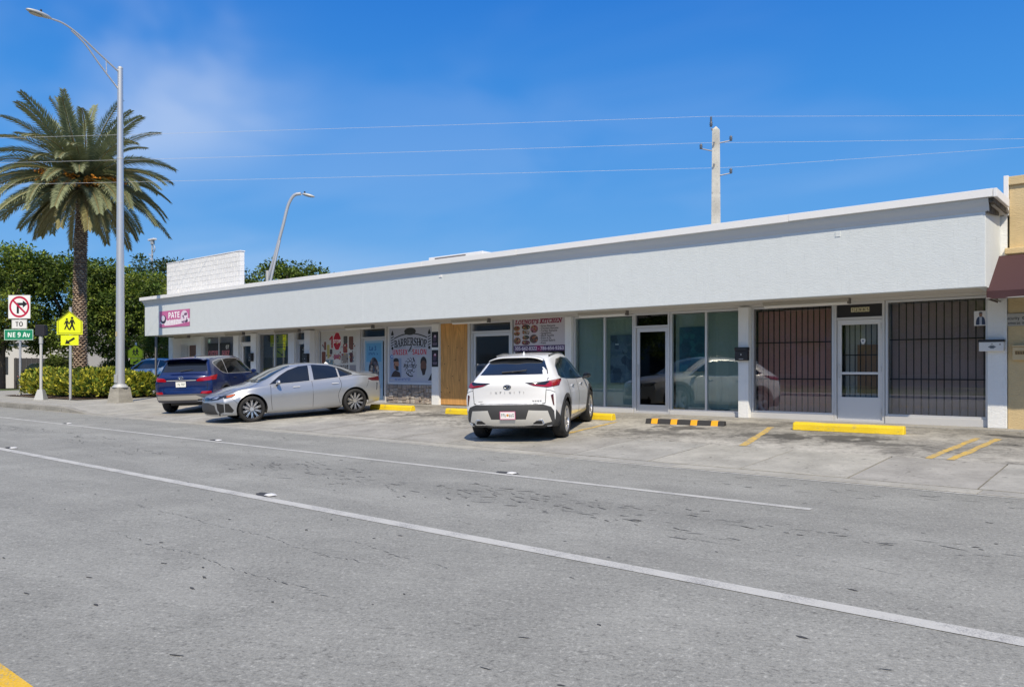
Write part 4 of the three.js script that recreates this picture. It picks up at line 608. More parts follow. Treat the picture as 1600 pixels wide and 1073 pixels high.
    if (view === 'front') { for (let i = 0; i < ix.length; i += 3) { const t = ix[i + 1]; ix[i + 1] = ix[i + 2]; ix[i + 2] = t; } }
    if (view === 'rear') { for (let i = 0; i < ix.length; i += 3) { const t = ix[i + 1]; ix[i + 1] = ix[i + 2]; ix[i + 2] = t; } }
    for (const e of cnt.values()) if (e) { const b = pos.length / 3; for (const i of e) { for (let c = 0; c < 3; c++) pos.push(pos[3 * i + c]); nor.push(nor[3 * i], nor[3 * i + 1], nor[3 * i + 2]); } for (const i of e) { for (let c = 0; c < 3; c++) pos.push(pos[3 * i + c] - nor[3 * i + c] * (off + 0.006)); nor.push(nor[3 * i], nor[3 * i + 1], nor[3 * i + 2]); } ix.push(b, b + 2, b + 1, b + 1, b + 2, b + 3); }
    const g = new THREE.BufferGeometry(); g.setAttribute('position', new THREE.Float32BufferAttribute(pos, 3)); g.setAttribute('normal', new THREE.Float32BufferAttribute(nor, 3)); g.setIndex(ix); return g;
  }
  strip(view, line, w, off = 0.003) { // a narrow band along a line
    const L = [], Rr = []; const c = line.length > 2 ? new THREE.CatmullRomCurve3(line.map(p => V(p[0], p[1], 0)), false, 'centripetal').getPoints(line.length * 5) : [0, .25, .5, .75, 1].map(t => V(lerp(line[0][0], line[1][0], t), lerp(line[0][1], line[1][1], t), 0));
    for (let i = 0; i < c.length; i++) { const a = c[Math.max(0, i - 1)], b = c[Math.min(c.length - 1, i + 1)], l = Math.hypot(b.x - a.x, b.y - a.y) || 1, nx = -(b.y - a.y) / l * w / 2, ny = (b.x - a.x) / l * w / 2; L.push([c[i].x + nx, c[i].y + ny]); Rr.push([c[i].x - nx, c[i].y - ny]); }
    return this.patch(view, [...L, ...Rr.reverse()], off, 1);
  }
}
function flipZ(g) { g = g.clone(); if (!g.index) g.setIndex([...Array(g.attributes.position.count).keys()]); const p = g.attributes.position, n = g.attributes.normal; for (let i = 0; i < p.count; i++) { p.setZ(i, -p.getZ(i)); n && n.setZ(i, -n.getZ(i)); } if (g.index) { const a = g.index.array; for (let i = 0; i < a.length; i += 3) { const t = a[i + 1]; a[i + 1] = a[i + 2]; a[i + 2] = t; } } return g; }
const rubber = mat(0.022, 0.022, 0.023, 0.8), plastic = mat(0.045, 0.046, 0.048, 0.65), gloss = phys(0.008, 0.008, 0.009, 0.12, { clearcoat: 1, clearcoatRoughness: 0.05 }), chrome = mat(0.85, 0.85, 0.86, 0.12, { metalness: 1 }), carGlass = phys(0.006, 0.008, 0.012, 0.02, { ior: 1.6, clearcoat: 0.6, clearcoatRoughness: 0.0 }), redLens = phys(0.34, 0.004, 0.012, 0.12, { clearcoat: 1 }), darkRed = phys(0.07, 0.006, 0.012, 0.1, { clearcoat: 1 }), lampGlass = phys(0.55, 0.57, 0.6, 0.08, { metalness: 0.6, clearcoat: 1 }), amber = phys(0.55, 0.11, 0.02, 0.2, { clearcoat: 1 }), seamMat = mat(0.012, 0.012, 0.013, 0.9), silverTrim = mat(0.5, 0.5, 0.5, 0.35, { metalness: 0.5 });
const wheelCache = {};
function wheelGeos(R, rimR, w, spokes, style) {
  const key = [R, rimR, w, spokes, style].join(); if (wheelCache[key]) return wheelCache[key];
  const h = w / 2, tp = [[rimR - 0.01, -h + 0.02], [rimR + 0.015, -h], [R - 0.05, -h - 0.004], [R - 0.018, -h + 0.014], [R - 0.002, -h + 0.04], [R, 0], [R - 0.002, h - 0.04], [R - 0.018, h - 0.014], [R - 0.05, h + 0.004], [rimR + 0.015, h], [rimR - 0.01, h - 0.02]].map(p => new THREE.Vector2(...p));
  const tyre = new THREE.LatheGeometry(tp, 48).rotateX(Math.PI / 2);
  const rp = [[rimR - 0.002, h - 0.012], [rimR - 0.012, h - 0.006], [rimR - 0.028, h - 0.014], [rimR - 0.035, h - 0.05], [rimR - 0.04, -h + 0.05], [rimR, -h + 0.02]].map(p => new THREE.Vector2(...p));
  const lip = new THREE.LatheGeometry(rp, 48).rotateX(Math.PI / 2), back = new THREE.CircleGeometry(rimR - 0.03, 40).translate(0, 0, -h * 0.2), sp = [];
  const spoke = (a, r0, r1, w0, w1, tw) => { const s = new THREE.Shape([[r0, -w0 / 2], [r1, tw - w1 / 2], [r1, tw + w1 / 2], [r0, w0 / 2]].map(p => new THREE.Vector2(...p))); const g = new THREE.ExtrudeGeometry(s, { depth: 0.022, bevelEnabled: true, bevelSize: 0.003, bevelThickness: 0.004, bevelSegments: 1 }); const q = g.attributes.position; for (let i = 0; i < q.count; i++) { const r = Math.hypot(q.getX(i), q.getY(i)); q.setZ(i, q.getZ(i) + h - 0.045 - 0.03 * Math.pow(1 - r / rimR, 2)); } g.computeVertexNormals(); g.rotateZ(a); return g; };
  for (let i = 0; i < spokes; i++) { const a = i / spokes * 2 * Math.PI + 0.3; if (style === 'pair') { sp.push(spoke(a, 0.045, rimR - 0.012, 0.022, 0.015, 0.042), spoke(a, 0.045, rimR - 0.012, 0.022, 0.015, -0.042)); } else if (style === 'broad') sp.push(spoke(a, 0.05, rimR - 0.014, 0.06, 0.085, 0), spoke(a + 0.42, 0.05, rimR - 0.014, 0.025, 0.018, 0)); else sp.push(spoke(a, 0.045, rimR - 0.012, 0.017, 0.012, 0.020), spoke(a, 0.045, rimR - 0.012, 0.017, 0.012, -0.020)); }
  const hub = new THREE.CylinderGeometry(0.052, 0.062, 0.03, 20).rotateX(Math.PI / 2).translate(0, 0, h - 0.05), disc = new THREE.CylinderGeometry(rimR * 0.62, rimR * 0.62, 0.02, 28).rotateX(Math.PI / 2).translate(0, 0, -0.01);
  return wheelCache[key] = { tyre, lip, back, spokes: merge([...sp, hub]), disc };
}
function buildCar(S, name, label, group) {
  const car = thing(name, label, 'car', [0, 0, 0], 0, group), body = shell(S), P = new Projector(body), M = S.mats;
  mesh('body', body, M.paint, car);
  const both = (nm, g, m, off) => { mesh(nm, g, m, car); mesh(nm, flipZ(g), m, car); };
  const h = { car, P, both, add: (nm, g, m) => mesh(nm, g, m, car), side: (nm, poly, m, off, lv, r) => both(nm, P.patch('side', poly, off, lv, r), m), rear: (nm, poly, m, off, lv, r) => mesh(nm, P.patch('rear', poly, off, lv, r), m, car), rear2: (nm, poly, m, off, lv, r) => both(nm, P.patch('rear', poly, off, lv, r), m), front: (nm, poly, m, off, lv, r) => mesh(nm, P.patch('front', poly, off, lv, r), m, car), front2: (nm, poly, m, off, lv, r) => both(nm, P.patch('front', poly, off, lv, r), m), top: (nm, poly, m, off, lv, r) => mesh(nm, P.patch('top', poly, off, lv, r), m, car), seam: (view, line, w = 0.009) => { const g = P.strip(view, line, w); view === 'side' ? both('panel_gap', g, seamMat) : mesh('panel_gap', g, seamMat, car); } };
  // underside and wheel wells
  mesh('underbody', merge([box(S.x0 + 0.30, S.x1 - 0.02, 0.22, 0.5, -0.60, 0.60, 0.05), box(S.xr + S.R + 0.06, S.xf - S.R - 0.06, 0.19, 0.42, -0.80, 0.80, 0.05), box(S.x0 - 0.04, S.xr - S.R - 0.06, 0.33, 0.5, -0.70, 0.70, 0.04), box(S.xf + S.R + 0.06, S.x1 + 0.1, 0.20, 0.45, -0.66, 0.66, 0.04)]), plastic, car);
  for (const cx of [S.xr, S.xf]) for (const s of [-1, 1]) { const g = new THREE.CylinderGeometry(S.R + 0.054, S.R + 0.054, 0.34, 28, 1, true, -Math.PI / 2, Math.PI); g.rotateX(-Math.PI / 2); g.rotateZ(0); const q = g.attributes.position; g.translate(cx, S.R, s * 0.74); mesh('wheel_well', g, mat(0.012, 0.012, 0.012, 1, { side: THREE.DoubleSide }), car); }
  // wheels
  const W = wheelGeos(S.R, S.rim, S.tw, S.spokes, S.style);
  for (const [cx, front] of [[S.xr, 0], [S.xf, 1]]) for (const s of [-1, 1]) { const w = new THREE.Group(); w.name = 'wheel'; w.position.set(cx, S.R, s * (S.track - 0.0)); if (s < 0) w.rotation.y = Math.PI; if (front && S.steer) w.rotation.y += S.steer; car.add(w); mesh('tyre', W.tyre, rubber, w); mesh('rim', W.lip, M.rim, w); mesh('rim_back', W.back, mat(0.015, 0.015, 0.016, 0.7), w); mesh('brake_disc', W.disc, mat(0.25, 0.25, 0.26, 0.4, { metalness: 0.7 }), w); mesh('spokes', W.spokes, M.spoke ?? M.rim, w); }
  // arch lips
  const arch = (cx, w, m, off) => { const a = [], b = [], r0 = S.R + 0.058; for (let i = 0; i <= 20; i++) { const t = lerp(-0.18, Math.PI + 0.18, i / 20); a.push([cx + Math.cos(t) * r0, S.R + Math.sin(t) * r0]); b.push([cx + Math.cos(t) * (r0 + w), S.R + Math.sin(t) * (r0 + w)]); } const g = P.patch('side', [...a, ...b.reverse()], off, 1); both('arch_trim', g, m); };
  if (S.archW) for (const cx of [S.xr, S.xf]) arch(cx, S.archW, M.arch, 0.012);
  // mirrors
  { const [mx, my, mz] = S.mirror, g = new THREE.SphereGeometry(1, 18, 12); g.scale(0.07, 0.062, 0.09); const q = g.attributes.position; for (let i = 0; i < q.count; i++) if (q.getX(i) < -0.02) q.setX(i, -0.02 - (q.getX(i) + 0.02) * -0.15); g.computeVertexNormals(); g.translate(mx, my, mz + 0.11); both('mirror', g, M.mirror ?? M.paint); both('mirror_foot', rod([mx + 0.02, my - 0.09, mz - 0.03], [mx, my - 0.04, mz + 0.06], 0.03, 0.024), gloss); }
  for (const [hx, hy] of S.handles) { const z = P.hit('side', hx, hy)?.dep ?? 0.9; both('door_handle', new RoundedBoxGeometry(0.19, 0.024, 0.03, 2, 0.01).translate(hx, hy, z + 0.014), M.handle ?? M.paint); both('handle_cup', P.patch('side', [[hx - 0.07, hy - 0.035], [hx + 0.05, hy - 0.035], [hx + 0.06, hy], [hx + 0.05, hy + 0.03], [hx - 0.07, hy + 0.03]], 0.003, 1, 1), M.paint); }
  S.detail(h); return car;
}
function plate(h, view, a, b, m, w = 0.305, hh = 0.155) { const d = h.P.hit(view, a, b)?.dep ?? 0, g = new THREE.BoxGeometry(0.012, hh, w); const x = view === 'rear' ? -d - 0.022 : d + 0.022; h.add('license_plate', g.translate(x, b, a), [plastic, m, plastic, plastic, plastic, plastic]); }
// --- white crossover, seen from behind
const plateTex = (bg, draw) => { const t = canvasTex(256, 128, (g, w, h) => { g.fillStyle = bg; g.fillRect(0, 0, w, h); draw(g, w, h); }); return mat(1, 1, 1, 0.4, { map: t }); };
const white = phys(0.80, 0.81, 0.82, 0.32, { clearcoat: 1, clearcoatRoughness: 0.04 });
const SUV = {
  x0: -2.16, x1: 2.12, xr: -1.40, xf: 1.40, R: 0.372, rim: 0.262, tw: 0.25, track: 0.815, spokes: 5, style: 'broad', steer: 0.0,
  yT: [[-2.16, 1.245], [-2.06, 1.315], [-1.88, 1.43], [-1.66, 1.55], [-1.38, 1.62], [-0.95, 1.655], [-0.45, 1.67], [0.05, 1.65], [0.40, 1.58], [0.85, 1.33], [1.18, 1.13], [1.34, 1.09], [1.75, 1.02], [2.12, 0.90]],
  yB: [[-2.16, 1.12], [-1.6, 1.145], [-1.0, 1.10], [0, 1.05], [1.0, 1.0], [1.5, 0.95], [2.12, 0.80]],
  wB: [[-2.16, 0.80], [-1.9, 0.85], [-1.4, 0.885], [-0.6, 0.885], [0.4, 0.88], [1.2, 0.875], [1.8, 0.83], [2.12, 0.72]],
  wM: [[-2.16, 0.885], [-1.9, 0.925], [-1.4, 0.950], [-0.7, 0.935], [0.5, 0.935], [1.4, 0.945], [1.85, 0.90], [2.12, 0.80]],
  wR: [[-2.16, 0.70], [-1.7, 0.60], [-1.2, 0.585], [-0.6, 0.60], [0.1, 0.61], [0.45, 0.615], [0.9, 0.69], [1.25, 0.76], [1.7, 0.74], [2.12, 0.60]],
  crown: [[-2.16, 0.05], [-1.6, 0.06], [-0.6, 0.055], [0.4, 0.06], [1.2, 0.06], [2.12, 0.06]],
  yS: [[-2.16, 0.30], [-1.8, 0.27], [1.8, 0.25], [2.12, 0.24]], wS: [[-2.16, 0.82], [-1.6, 0.88], [0, 0.875], [1.6, 0.88], [2.12, 0.78]], crease: 0.70,
  rear: [[0.30, 0.14], [0.45, 0.21], [0.62, 0.235], [0.70, 0.225], [0.80, 0.185], [0.98, 0.195], [1.08, 0.205], [1.15, 0.185], [1.19, 0.12], [1.235, 0.0]], pr: 3.0,
  front: [[0.24, 0.16], [0.5, 0.24], [0.7, 0.23], [0.84, 0.12], [0.90, 0]], pf: 2.2, archW: 0.075, mirror: [0.82, 1.10, 0.86], handles: [[-0.62, 0.98], [0.38, 0.955]],
  mats: { paint: white, rim: mat(0.55, 0.55, 0.56, 0.3, { metalness: 0.8 }), arch: plastic, mirror: gloss, handle: chrome },
  detail(h) {
    h.side('window_trim', [[1.06, 1.045], [0.82, 1.21], [0.42, 1.435], [0.1, 1.53], [-0.4, 1.565], [-0.9, 1.535], [-1.3, 1.42], [-1.56, 1.24], [-1.5, 1.185], [-1.0, 1.135], [0, 1.075]], chrome, 0.003);
    h.side('window', [[0.98, 1.06], [0.40, 1.41], [0.08, 1.505], [0.0, 1.51], [0.02, 1.09]], carGlass, 0.006);
    h.side('window', [[-0.05, 1.095], [-0.06, 1.52], [-0.4, 1.545], [-0.82, 1.525], [-1.0, 1.15]], carGlass, 0.006);
    h.side('window', [[-1.06, 1.155], [-0.88, 1.515], [-1.28, 1.40], [-1.52, 1.235], [-1.47, 1.20]], carGlass, 0.006);
    h.side('pillar_trim', [[0.02, 1.09], [0.0, 1.51], [-0.06, 1.52], [-0.05, 1.095]], gloss, 0.007, 2);
    h.rear('rear_window', [[-0.70, 1.285], [0.70, 1.285], [0.665, 1.36], [0.57, 1.52], [0.43, 1.58], [-0.43, 1.58], [-0.57, 1.52], [-0.665, 1.36]], carGlass, 0.005, 4);
    { const g = gridGeo(30, 6, (u, v) => { const z = (u - 0.5) * 1.10, e = 1 - Math.pow(Math.abs(u - 0.5) * 2, 4), a = v * 2 * Math.PI; const notch = 0.03 * Math.cos((u - 0.5) * 12.5); return [-1.60 + Math.cos(a) * 0.13 * (0.6 + 0.4 * e) - notch * 0.5, 1.595 + 0.02 * e - 0.05 * (1 - e) + Math.sin(a) * 0.018 - (Math.cos(a) < 0 ? 0.010 : 0), z]; }); h.add('spoiler', g, white); }
    h.add('wiper', rod([-2.06, 1.335, 0.02], [-1.99, 1.375, 0.30], 0.010, 0.006), plastic); h.add('wiper', rod([-2.06, 1.335, -0.18], [-2.045, 1.362, 0.3], 0.014, 0.009), plastic);
    // lamps
    h.rear2('tail_light', [[0.34, 1.145], [0.62, 1.15], [0.875, 1.175], [0.885, 1.06], [0.74, 1.045], [0.50, 1.085]], gloss, 0.008, 3);
    h.rear2('tail_light_lens', [[0.42, 1.115], [0.70, 1.09], [0.80, 1.16], [0.876, 1.17], [0.884, 1.065], [0.74, 1.052], [0.52, 1.085]], redLens, 0.012, 3);
    h.side('tail_light_side', [[-2.155, 1.06], [-2.155, 1.165], [-1.92, 1.155], [-2.0, 1.08]], redLens, 0.008, 3);
    h.rear2('reflector', [[0.80, 0.90], [0.835, 0.72], [0.855, 0.70], [0.845, 0.92]], darkRed, 0.008, 2);
    h.rear('bumper_trim', [[-0.85, 0.60], [-0.80, 0.68], [-0.66, 0.735], [0.66, 0.735], [0.80, 0.68], [0.85, 0.60], [0.86, 0.33], [0.80, 0.306], [-0.80, 0.306], [-0.86, 0.33]], plastic, 0.006, 4);
    h.rear('diffuser', [[-0.80, 0.40], [-0.74, 0.61], [-0.40, 0.63], [-0.34, 0.46], [0.34, 0.46], [0.40, 0.63], [0.74, 0.61], [0.80, 0.40], [0.62, 0.36], [0.3, 0.335], [-0.3, 0.335], [-0.62, 0.36]], mat(0.62, 0.61, 0.57, 0.4, { metalness: 0.25 }), 0.011, 4);
    h.side('sill_trim', [[-0.96, 0.28], [-0.96, 0.37], [0.96, 0.37], [0.96, 0.28]], silverTrim, 0.006); h.side('sill_cladding', [[-0.97, 0.25], [-0.97, 0.30], [0.97, 0.30], [0.97, 0.25]], plastic, 0.009);
    h.side('bumper_side', [[-2.15, 0.31], [-2.15, 0.62], [-1.93, 0.50], [-1.86, 0.36], [-1.85, 0.29]], plastic, 0.006, 3);
    for (const s of [-1, 1]) { const z = s * 0.56, d = h.P.hit('rear', z, 0.385).dep; const o = new THREE.Shape([[-.115, -.03], [-.085, .045], [.085, .045], [.115, -.03], [.09, -.045], [-.09, -.045]].map(p => new THREE.Vector2(...p))), g = new THREE.ExtrudeGeometry(o, { depth: 0.05, bevelEnabled: true, bevelSize: 0.008, bevelThickness: 0.008 }); g.rotateY(-Math.PI / 2); g.translate(-d - 0.01 + 0.04, 0.395, z); h.add('exhaust_tip', g, chrome); const g2 = new THREE.ExtrudeGeometry(o, { depth: 0.004, bevelEnabled: false }); g2.scale(0.82, 0.72, 1); g2.rotateY(-Math.PI / 2); g2.translate(-d - 0.03, 0.395, z); h.add('exhaust_opening', g2, seamMat); }
    plate(h, 'rear', 0, 0.54, plateTex('#e9e4e4', (g, w, hh) => { g.strokeStyle = '#c46f92'; g.lineWidth = 14; g.strokeRect(4, 4, w - 8, hh - 8); g.fillStyle = '#2f5d58'; marks(g, 24, 38, 84, 50, 3, 80); marks(g, 154, 38, 84, 50, 3, 81); g.fillStyle = '#c98a3c'; g.beginPath(); g.arc(128, 62, 20, 0, 7); g.fill(); }));
    // emblem and letters on the tailgate
    { const d = h.P.hit('rear', 0, 1.075).dep, e = new THREE.CylinderGeometry(1, 1, 0.012, 32); e.rotateZ(Math.PI / 2); e.scale(1, 0.042, 0.075); h.add('emblem', e.translate(-d - 0.008, 1.075, 0), gloss); h.add('emblem_ring', tube(Array.from({ length: 25 }, (_, i) => { const a = 0.45 + i / 24 * (2 * Math.PI - 0.9) - Math.PI / 2; return [-d - 0.016, 1.075 + Math.sin(a) * 0.03, Math.cos(a) * 0.056]; }), 0.0055, 40, 6), chrome); h.add('emblem_road', merge([rod([-d - 0.017, 1.048, -0.02], [-d - 0.017, 1.098, 0], 0.005, 0.003), rod([-d - 0.017, 1.048, 0.02], [-d - 0.017, 1.098, 0], 0.005, 0.003)]), chrome);
      const letter = { I: [[0, 0, 0, 1]], N: [[0, 0, 0, 1], [0, 1, .7, 0], [.7, 0, .7, 1]], F: [[0, 0, 0, 1], [0, 1, .7, 1], [0, .5, .5, .5]], T: [[.35, 0, .35, 1], [0, 1, .7, 1]] }; let z = -0.33; const gs = [];
      for (const c of 'INFINITI') { for (const [a, b, c2, d2] of letter[c]) { const zz = z, dd = h.P.hit('rear', zz, 0.965).dep + 0.006; gs.push(rod([-dd, 0.95 + b * 0.036, zz + a * 0.036], [-dd, 0.95 + d2 * 0.036, zz + c2 * 0.036], 0.0042, 0.0042, 5)); } z += 0.092; } h.add('lettering', merge(gs), silverTrim);
      const m = []; for (let i = 0; i < 4; i++) { const zz = 0.47 + i * 0.045, dd = h.P.hit('rear', zz, 0.80).dep + 0.005; m.push(box(-dd - 0.003, -dd + 0.003, 0.79, 0.812, zz, zz + 0.032)); } for (let i = 0; i < 3; i++) { const zz = -0.60 + i * 0.03, dd = h.P.hit('rear', zz, 0.80).dep + 0.005; m.push(box(-dd - 0.003, -dd + 0.003, 0.785, 0.803, zz, zz + 0.025)); } h.add('model_letters', merge(m), silverTrim); }
    // gaps
    h.seam('rear', [[-0.70, 0.75], [0.70, 0.75]], 0.014); for (const s of [-1, 1]) { h.seam('rear', [[s * 0.70, 0.75], [s * 0.72, 1.0], [s * 0.73, 1.22]], 0.010); h.seam('rear', [[s * 0.72, 1.0], [s * 0.80, 0.985], [s * 0.87, 0.95]], 0.008); }
    h.seam('side', [[-0.03, 1.08], [-0.02, 0.7], [-0.02, 0.38]]); h.seam('side', [[1.0, 1.0], [0.98, 0.7], [0.93, 0.40]]); h.seam('side', [[-1.02, 1.13], [-0.99, 0.85], [-0.90, 0.62], [-0.93, 0.40]]);
    for (const s of [-1, 1]) h.add('roof_rail', tube([-1.15, -0.8, -0.3, 0.15].map(x => { const q = h.P.hit('top', x, 0.555); return [x, q.dep + 0.02, s * 0.555]; }), 0.016, 24, 6), gloss);
    h.add('roof_fin', new THREE.ConeGeometry(0.05, 0.07, 12).scale(1.6, 1, 0.5).translate(-1.0, 1.68, 0), white);
    h.top('windshield', [[0.36, -0.53], [0.36, 0.53], [1.12, 0.66], [1.18, 0.4], [1.2, 0], [1.18, -0.4], [1.12, -0.66]], carGlass, 0.005, 4);
    h.front2('headlight', [[0.42, 0.74], [0.70, 0.83], [0.76, 0.80], [0.72, 0.72], [0.5, 0.69]], lampGlass, 0.006, 3); h.front('grille', [[-0.4, 0.74], [0.4, 0.74], [0.32, 0.45], [-0.32, 0.45]], gloss, 0.006, 3); h.front('front_bumper_trim', [[-0.7, 0.36], [0.7, 0.36], [0.66, 0.25], [-0.66, 0.25]], plastic, 0.006, 3);
  },
};
function place(car, x, z, heading, yOff = 0) { // heading: direction of travel as an angle from +x towards -z
  const dx = Math.cos(heading), dz = -Math.sin(heading), L = 1.4, yf = GY(z + dz * L), yr = GY(z - dz * L);
  const sx = -dz * 0, side = [Math.sin(heading), Math.cos(heading)], yl = GY(z - side[1] * 0.8), yrr = GY(z + side[1] * 0.8);
  car.position.set(x, (yf + yr) / 2 + yOff, z); const m = new THREE.Matrix4(), f = V(dx * 2 * L, yf - yr, dz * 2 * L).normalize(), r = V(side[0] * 1.6, yrr - yl, side[1] * 1.6).normalize(), u = r.clone().cross(f).normalize(); r.crossVectors(f, u); m.makeBasis(f, u, r); car.quaternion.setFromRotationMatrix(m);
}
const whiteCar = buildCar(SUV, 'parked_car', 'white crossover parked nose-in before the kitchen banner, seen from behind', 'cars parked in front of the shops');
place(whiteCar, -10.84, 3.64, 115.3 * Math.PI / 180);

// --- silver sedan, nose to the road
const silver = phys(0.41, 0.43, 0.46, 0.34, { metalness: 0.62, clearcoat: 1, clearcoatRoughness: 0.04 });
const SEDAN = {
  x0: -2.20, x1: 2.08, xr: -1.4125, xf: 1.4125, R: 0.338, rim: 0.262, tw: 0.235, track: 0.795, spokes: 10, style: 'plain', steer: -0.10,
  yT: [[-2.20, 1.065], [-2.0, 1.105], [-1.78, 1.125], [-1.55, 1.185], [-1.15, 1.325], [-0.75, 1.415], [-0.25, 1.447], [0.15, 1.425], [0.5, 1.335], [0.9, 1.145], [1.18, 1.005], [1.32, 0.965], [1.7, 0.895], [2.08, 0.775]],
  yB: [[-2.20, 0.99], [-1.7, 1.03], [-1.2, 0.985], [-0.4, 0.935], [0.5, 0.905], [1.1, 0.895], [1.6, 0.85], [2.08, 0.70]],
  wB: [[-2.20, 0.71], [-1.9, 0.79], [-1.3, 0.835], [-0.5, 0.83], [0.5, 0.835], [1.2, 0.845], [1.7, 0.80], [2.08, 0.66]],
  wM: [[-2.20, 0.80], [-1.9, 0.865], [-1.4, 0.915], [-0.8, 0.895], [0.4, 0.895], [1.4, 0.915], [1.8, 0.87], [2.08, 0.76]],
  wR: [[-2.20, 0.60], [-1.75, 0.62], [-1.4, 0.56], [-0.9, 0.55], [-0.2, 0.565], [0.3, 0.57], [0.8, 0.64], [1.18, 0.73], [1.6, 0.68], [2.08, 0.54]],
  crown: [[-2.20, 0.035], [-1.6, 0.05], [-0.4, 0.055], [0.5, 0.055], [1.2, 0.05], [2.08, 0.06]],
  yS: [[-2.20, 0.28], [-1.8, 0.22], [1.8, 0.19], [2.08, 0.20]], wS: [[-2.20, 0.74], [-1.5, 0.85], [0, 0.86], [1.5, 0.86], [2.08, 0.74]], crease: 0.68,
  rear: [[0.28, 0.10], [0.5, 0.20], [0.7, 0.21], [0.86, 0.18], [0.97, 0.19], [1.02, 0.17], [1.065, 0]], pr: 2.6,
  front: [[0.20, 0.24], [0.36, 0.33], [0.5, 0.325], [0.62, 0.30], [0.70, 0.22], [0.74, 0.12], [0.775, 0]], pf: 2.1, archW: 0, mirror: [0.72, 0.985, 0.85], handles: [[-0.86, 0.86], [0.22, 0.835]],
  mats: { paint: silver, rim: mat(0.03, 0.03, 0.032, 0.35, { metalness: 0.5 }), spoke: mat(0.70, 0.70, 0.71, 0.25, { metalness: 0.85 }), arch: plastic, handle: mat(0.62, 0.63, 0.65, 0.3) },
  detail(h) {
    h.side('window_trim', [[0.94, 0.925], [0.62, 1.14], [0.36, 1.275], [0.05, 1.365], [-0.35, 1.39], [-0.8, 1.345], [-1.15, 1.245], [-1.42, 1.115], [-1.40, 1.045], [-0.9, 1.0], [0.2, 0.94]], gloss, 0.003);
    h.side('window', [[0.86, 0.945], [0.34, 1.25], [0.05, 1.34], [-0.20, 1.36], [-0.16, 0.975]], carGlass, 0.006);
    h.side('window', [[-0.28, 0.982], [-0.30, 1.365], [-0.78, 1.32], [-0.98, 1.262], [-0.98, 1.022]], carGlass, 0.006);
    h.side('window', [[-1.03, 1.028], [-1.03, 1.245], [-1.15, 1.215], [-1.36, 1.108], [-1.35, 1.065]], carGlass, 0.006);
    h.side('pillar_trim', [[-0.165, 0.972], [-0.205, 1.372], [-0.298, 1.372], [-0.278, 0.977]], silver, 0.008, 2);
    h.side('quarter_divider', [[-0.985, 1.018], [-0.985, 1.262], [-1.025, 1.25], [-1.025, 1.024]], silverTrim, 0.009, 1);
    h.side('beltline_trim', [[0.95, 0.918], [0.95, 0.932], [0.2, 0.952], [-0.9, 1.012], [-1.40, 1.058], [-1.40, 1.044], [-0.9, 0.998], [0.2, 0.938]], silverTrim, 0.007, 2);
    h.top('windshield', [[0.26, -0.50], [0.26, 0.50], [0.98, 0.66], [1.16, 0.55], [1.20, 0.2], [1.20, -0.2], [1.16, -0.55], [0.98, -0.66]], phys(0.02, 0.03, 0.03, 0.02, { ior: 1.6, clearcoat: 0.6 }), 0.005, 4);
    h.top('rear_window', [[-0.98, -0.50], [-0.98, 0.50], [-1.62, 0.56], [-1.70, 0.3], [-1.70, -0.3], [-1.62, -0.56]], carGlass, 0.005, 4);
    // nose
    h.front2('headlight', [[0.30, 0.635], [0.52, 0.705], [0.715, 0.725], [0.74, 0.685], [0.60, 0.615], [0.40, 0.585]], gloss, 0.006, 3);
    h.front2('headlight_lens', [[0.42, 0.63], [0.53, 0.685], [0.60, 0.685], [0.56, 0.635]], lampGlass, 0.011, 2);
    h.side('headlight_side', [[2.06, 0.70], [1.80, 0.755], [1.76, 0.74], [1.88, 0.675], [2.06, 0.64]], gloss, 0.006, 3); h.side('turn_signal', [[2.0, 0.70], [1.83, 0.742], [1.80, 0.732], [1.90, 0.682], [2.0, 0.665]], amber, 0.010, 2);
    h.front('upper_grille', [[-0.50, 0.60], [-0.25, 0.66], [0.25, 0.66], [0.50, 0.60], [0.30, 0.585], [0, 0.57], [-0.30, 0.585]], gloss, 0.006, 3);
    h.front('lower_grille', [[-0.52, 0.47], [-0.30, 0.535], [0.30, 0.535], [0.52, 0.47], [0.58, 0.235], [0.3, 0.215], [-0.3, 0.215], [-0.58, 0.235]], plastic, 0.006, 4);
    h.front2('bumper_vent', [[0.585, 0.53], [0.755, 0.50], [0.755, 0.30], [0.66, 0.275], [0.60, 0.36]], gloss, 0.008, 3);
    h.front('front_splitter', [[-0.74, 0.215], [-0.70, 0.245], [0.70, 0.245], [0.74, 0.215], [0.6, 0.2], [-0.6, 0.2]], silverTrim, 0.012, 3);
    h.side('bumper_corner_vent', [[2.065, 0.52], [1.98, 0.515], [1.86, 0.335], [1.90, 0.285], [2.065, 0.30]], gloss, 0.006, 3);
    { const d = h.P.hit('front', 0, 0.60).dep, e = new THREE.TorusGeometry(0.055, 0.008, 8, 30); e.scale(1.35, 0.85, 1); e.rotateY(Math.PI / 2); h.add('emblem', e.translate(d + 0.012, 0.605, 0), chrome); }
    // tail
    h.rear2('tail_light', [[0.30, 0.93], [0.55, 0.985], [0.75, 0.975], [0.755, 0.87], [0.6, 0.86], [0.42, 0.90]], darkRed, 0.008, 3); h.side('tail_light_side', [[-2.19, 0.86], [-2.19, 0.975], [-1.86, 0.945], [-1.83, 0.925], [-1.95, 0.875]], darkRed, 0.007, 3);
    h.rear('rear_bumper_trim', [[-0.6, 0.45], [0.6, 0.45], [0.68, 0.30], [-0.68, 0.30]], plastic, 0.006, 3); h.side('bumper_slit', [[-2.13, 0.80], [-2.10, 0.60], [-2.085, 0.60], [-2.105, 0.81]], gloss, 0.005, 2);
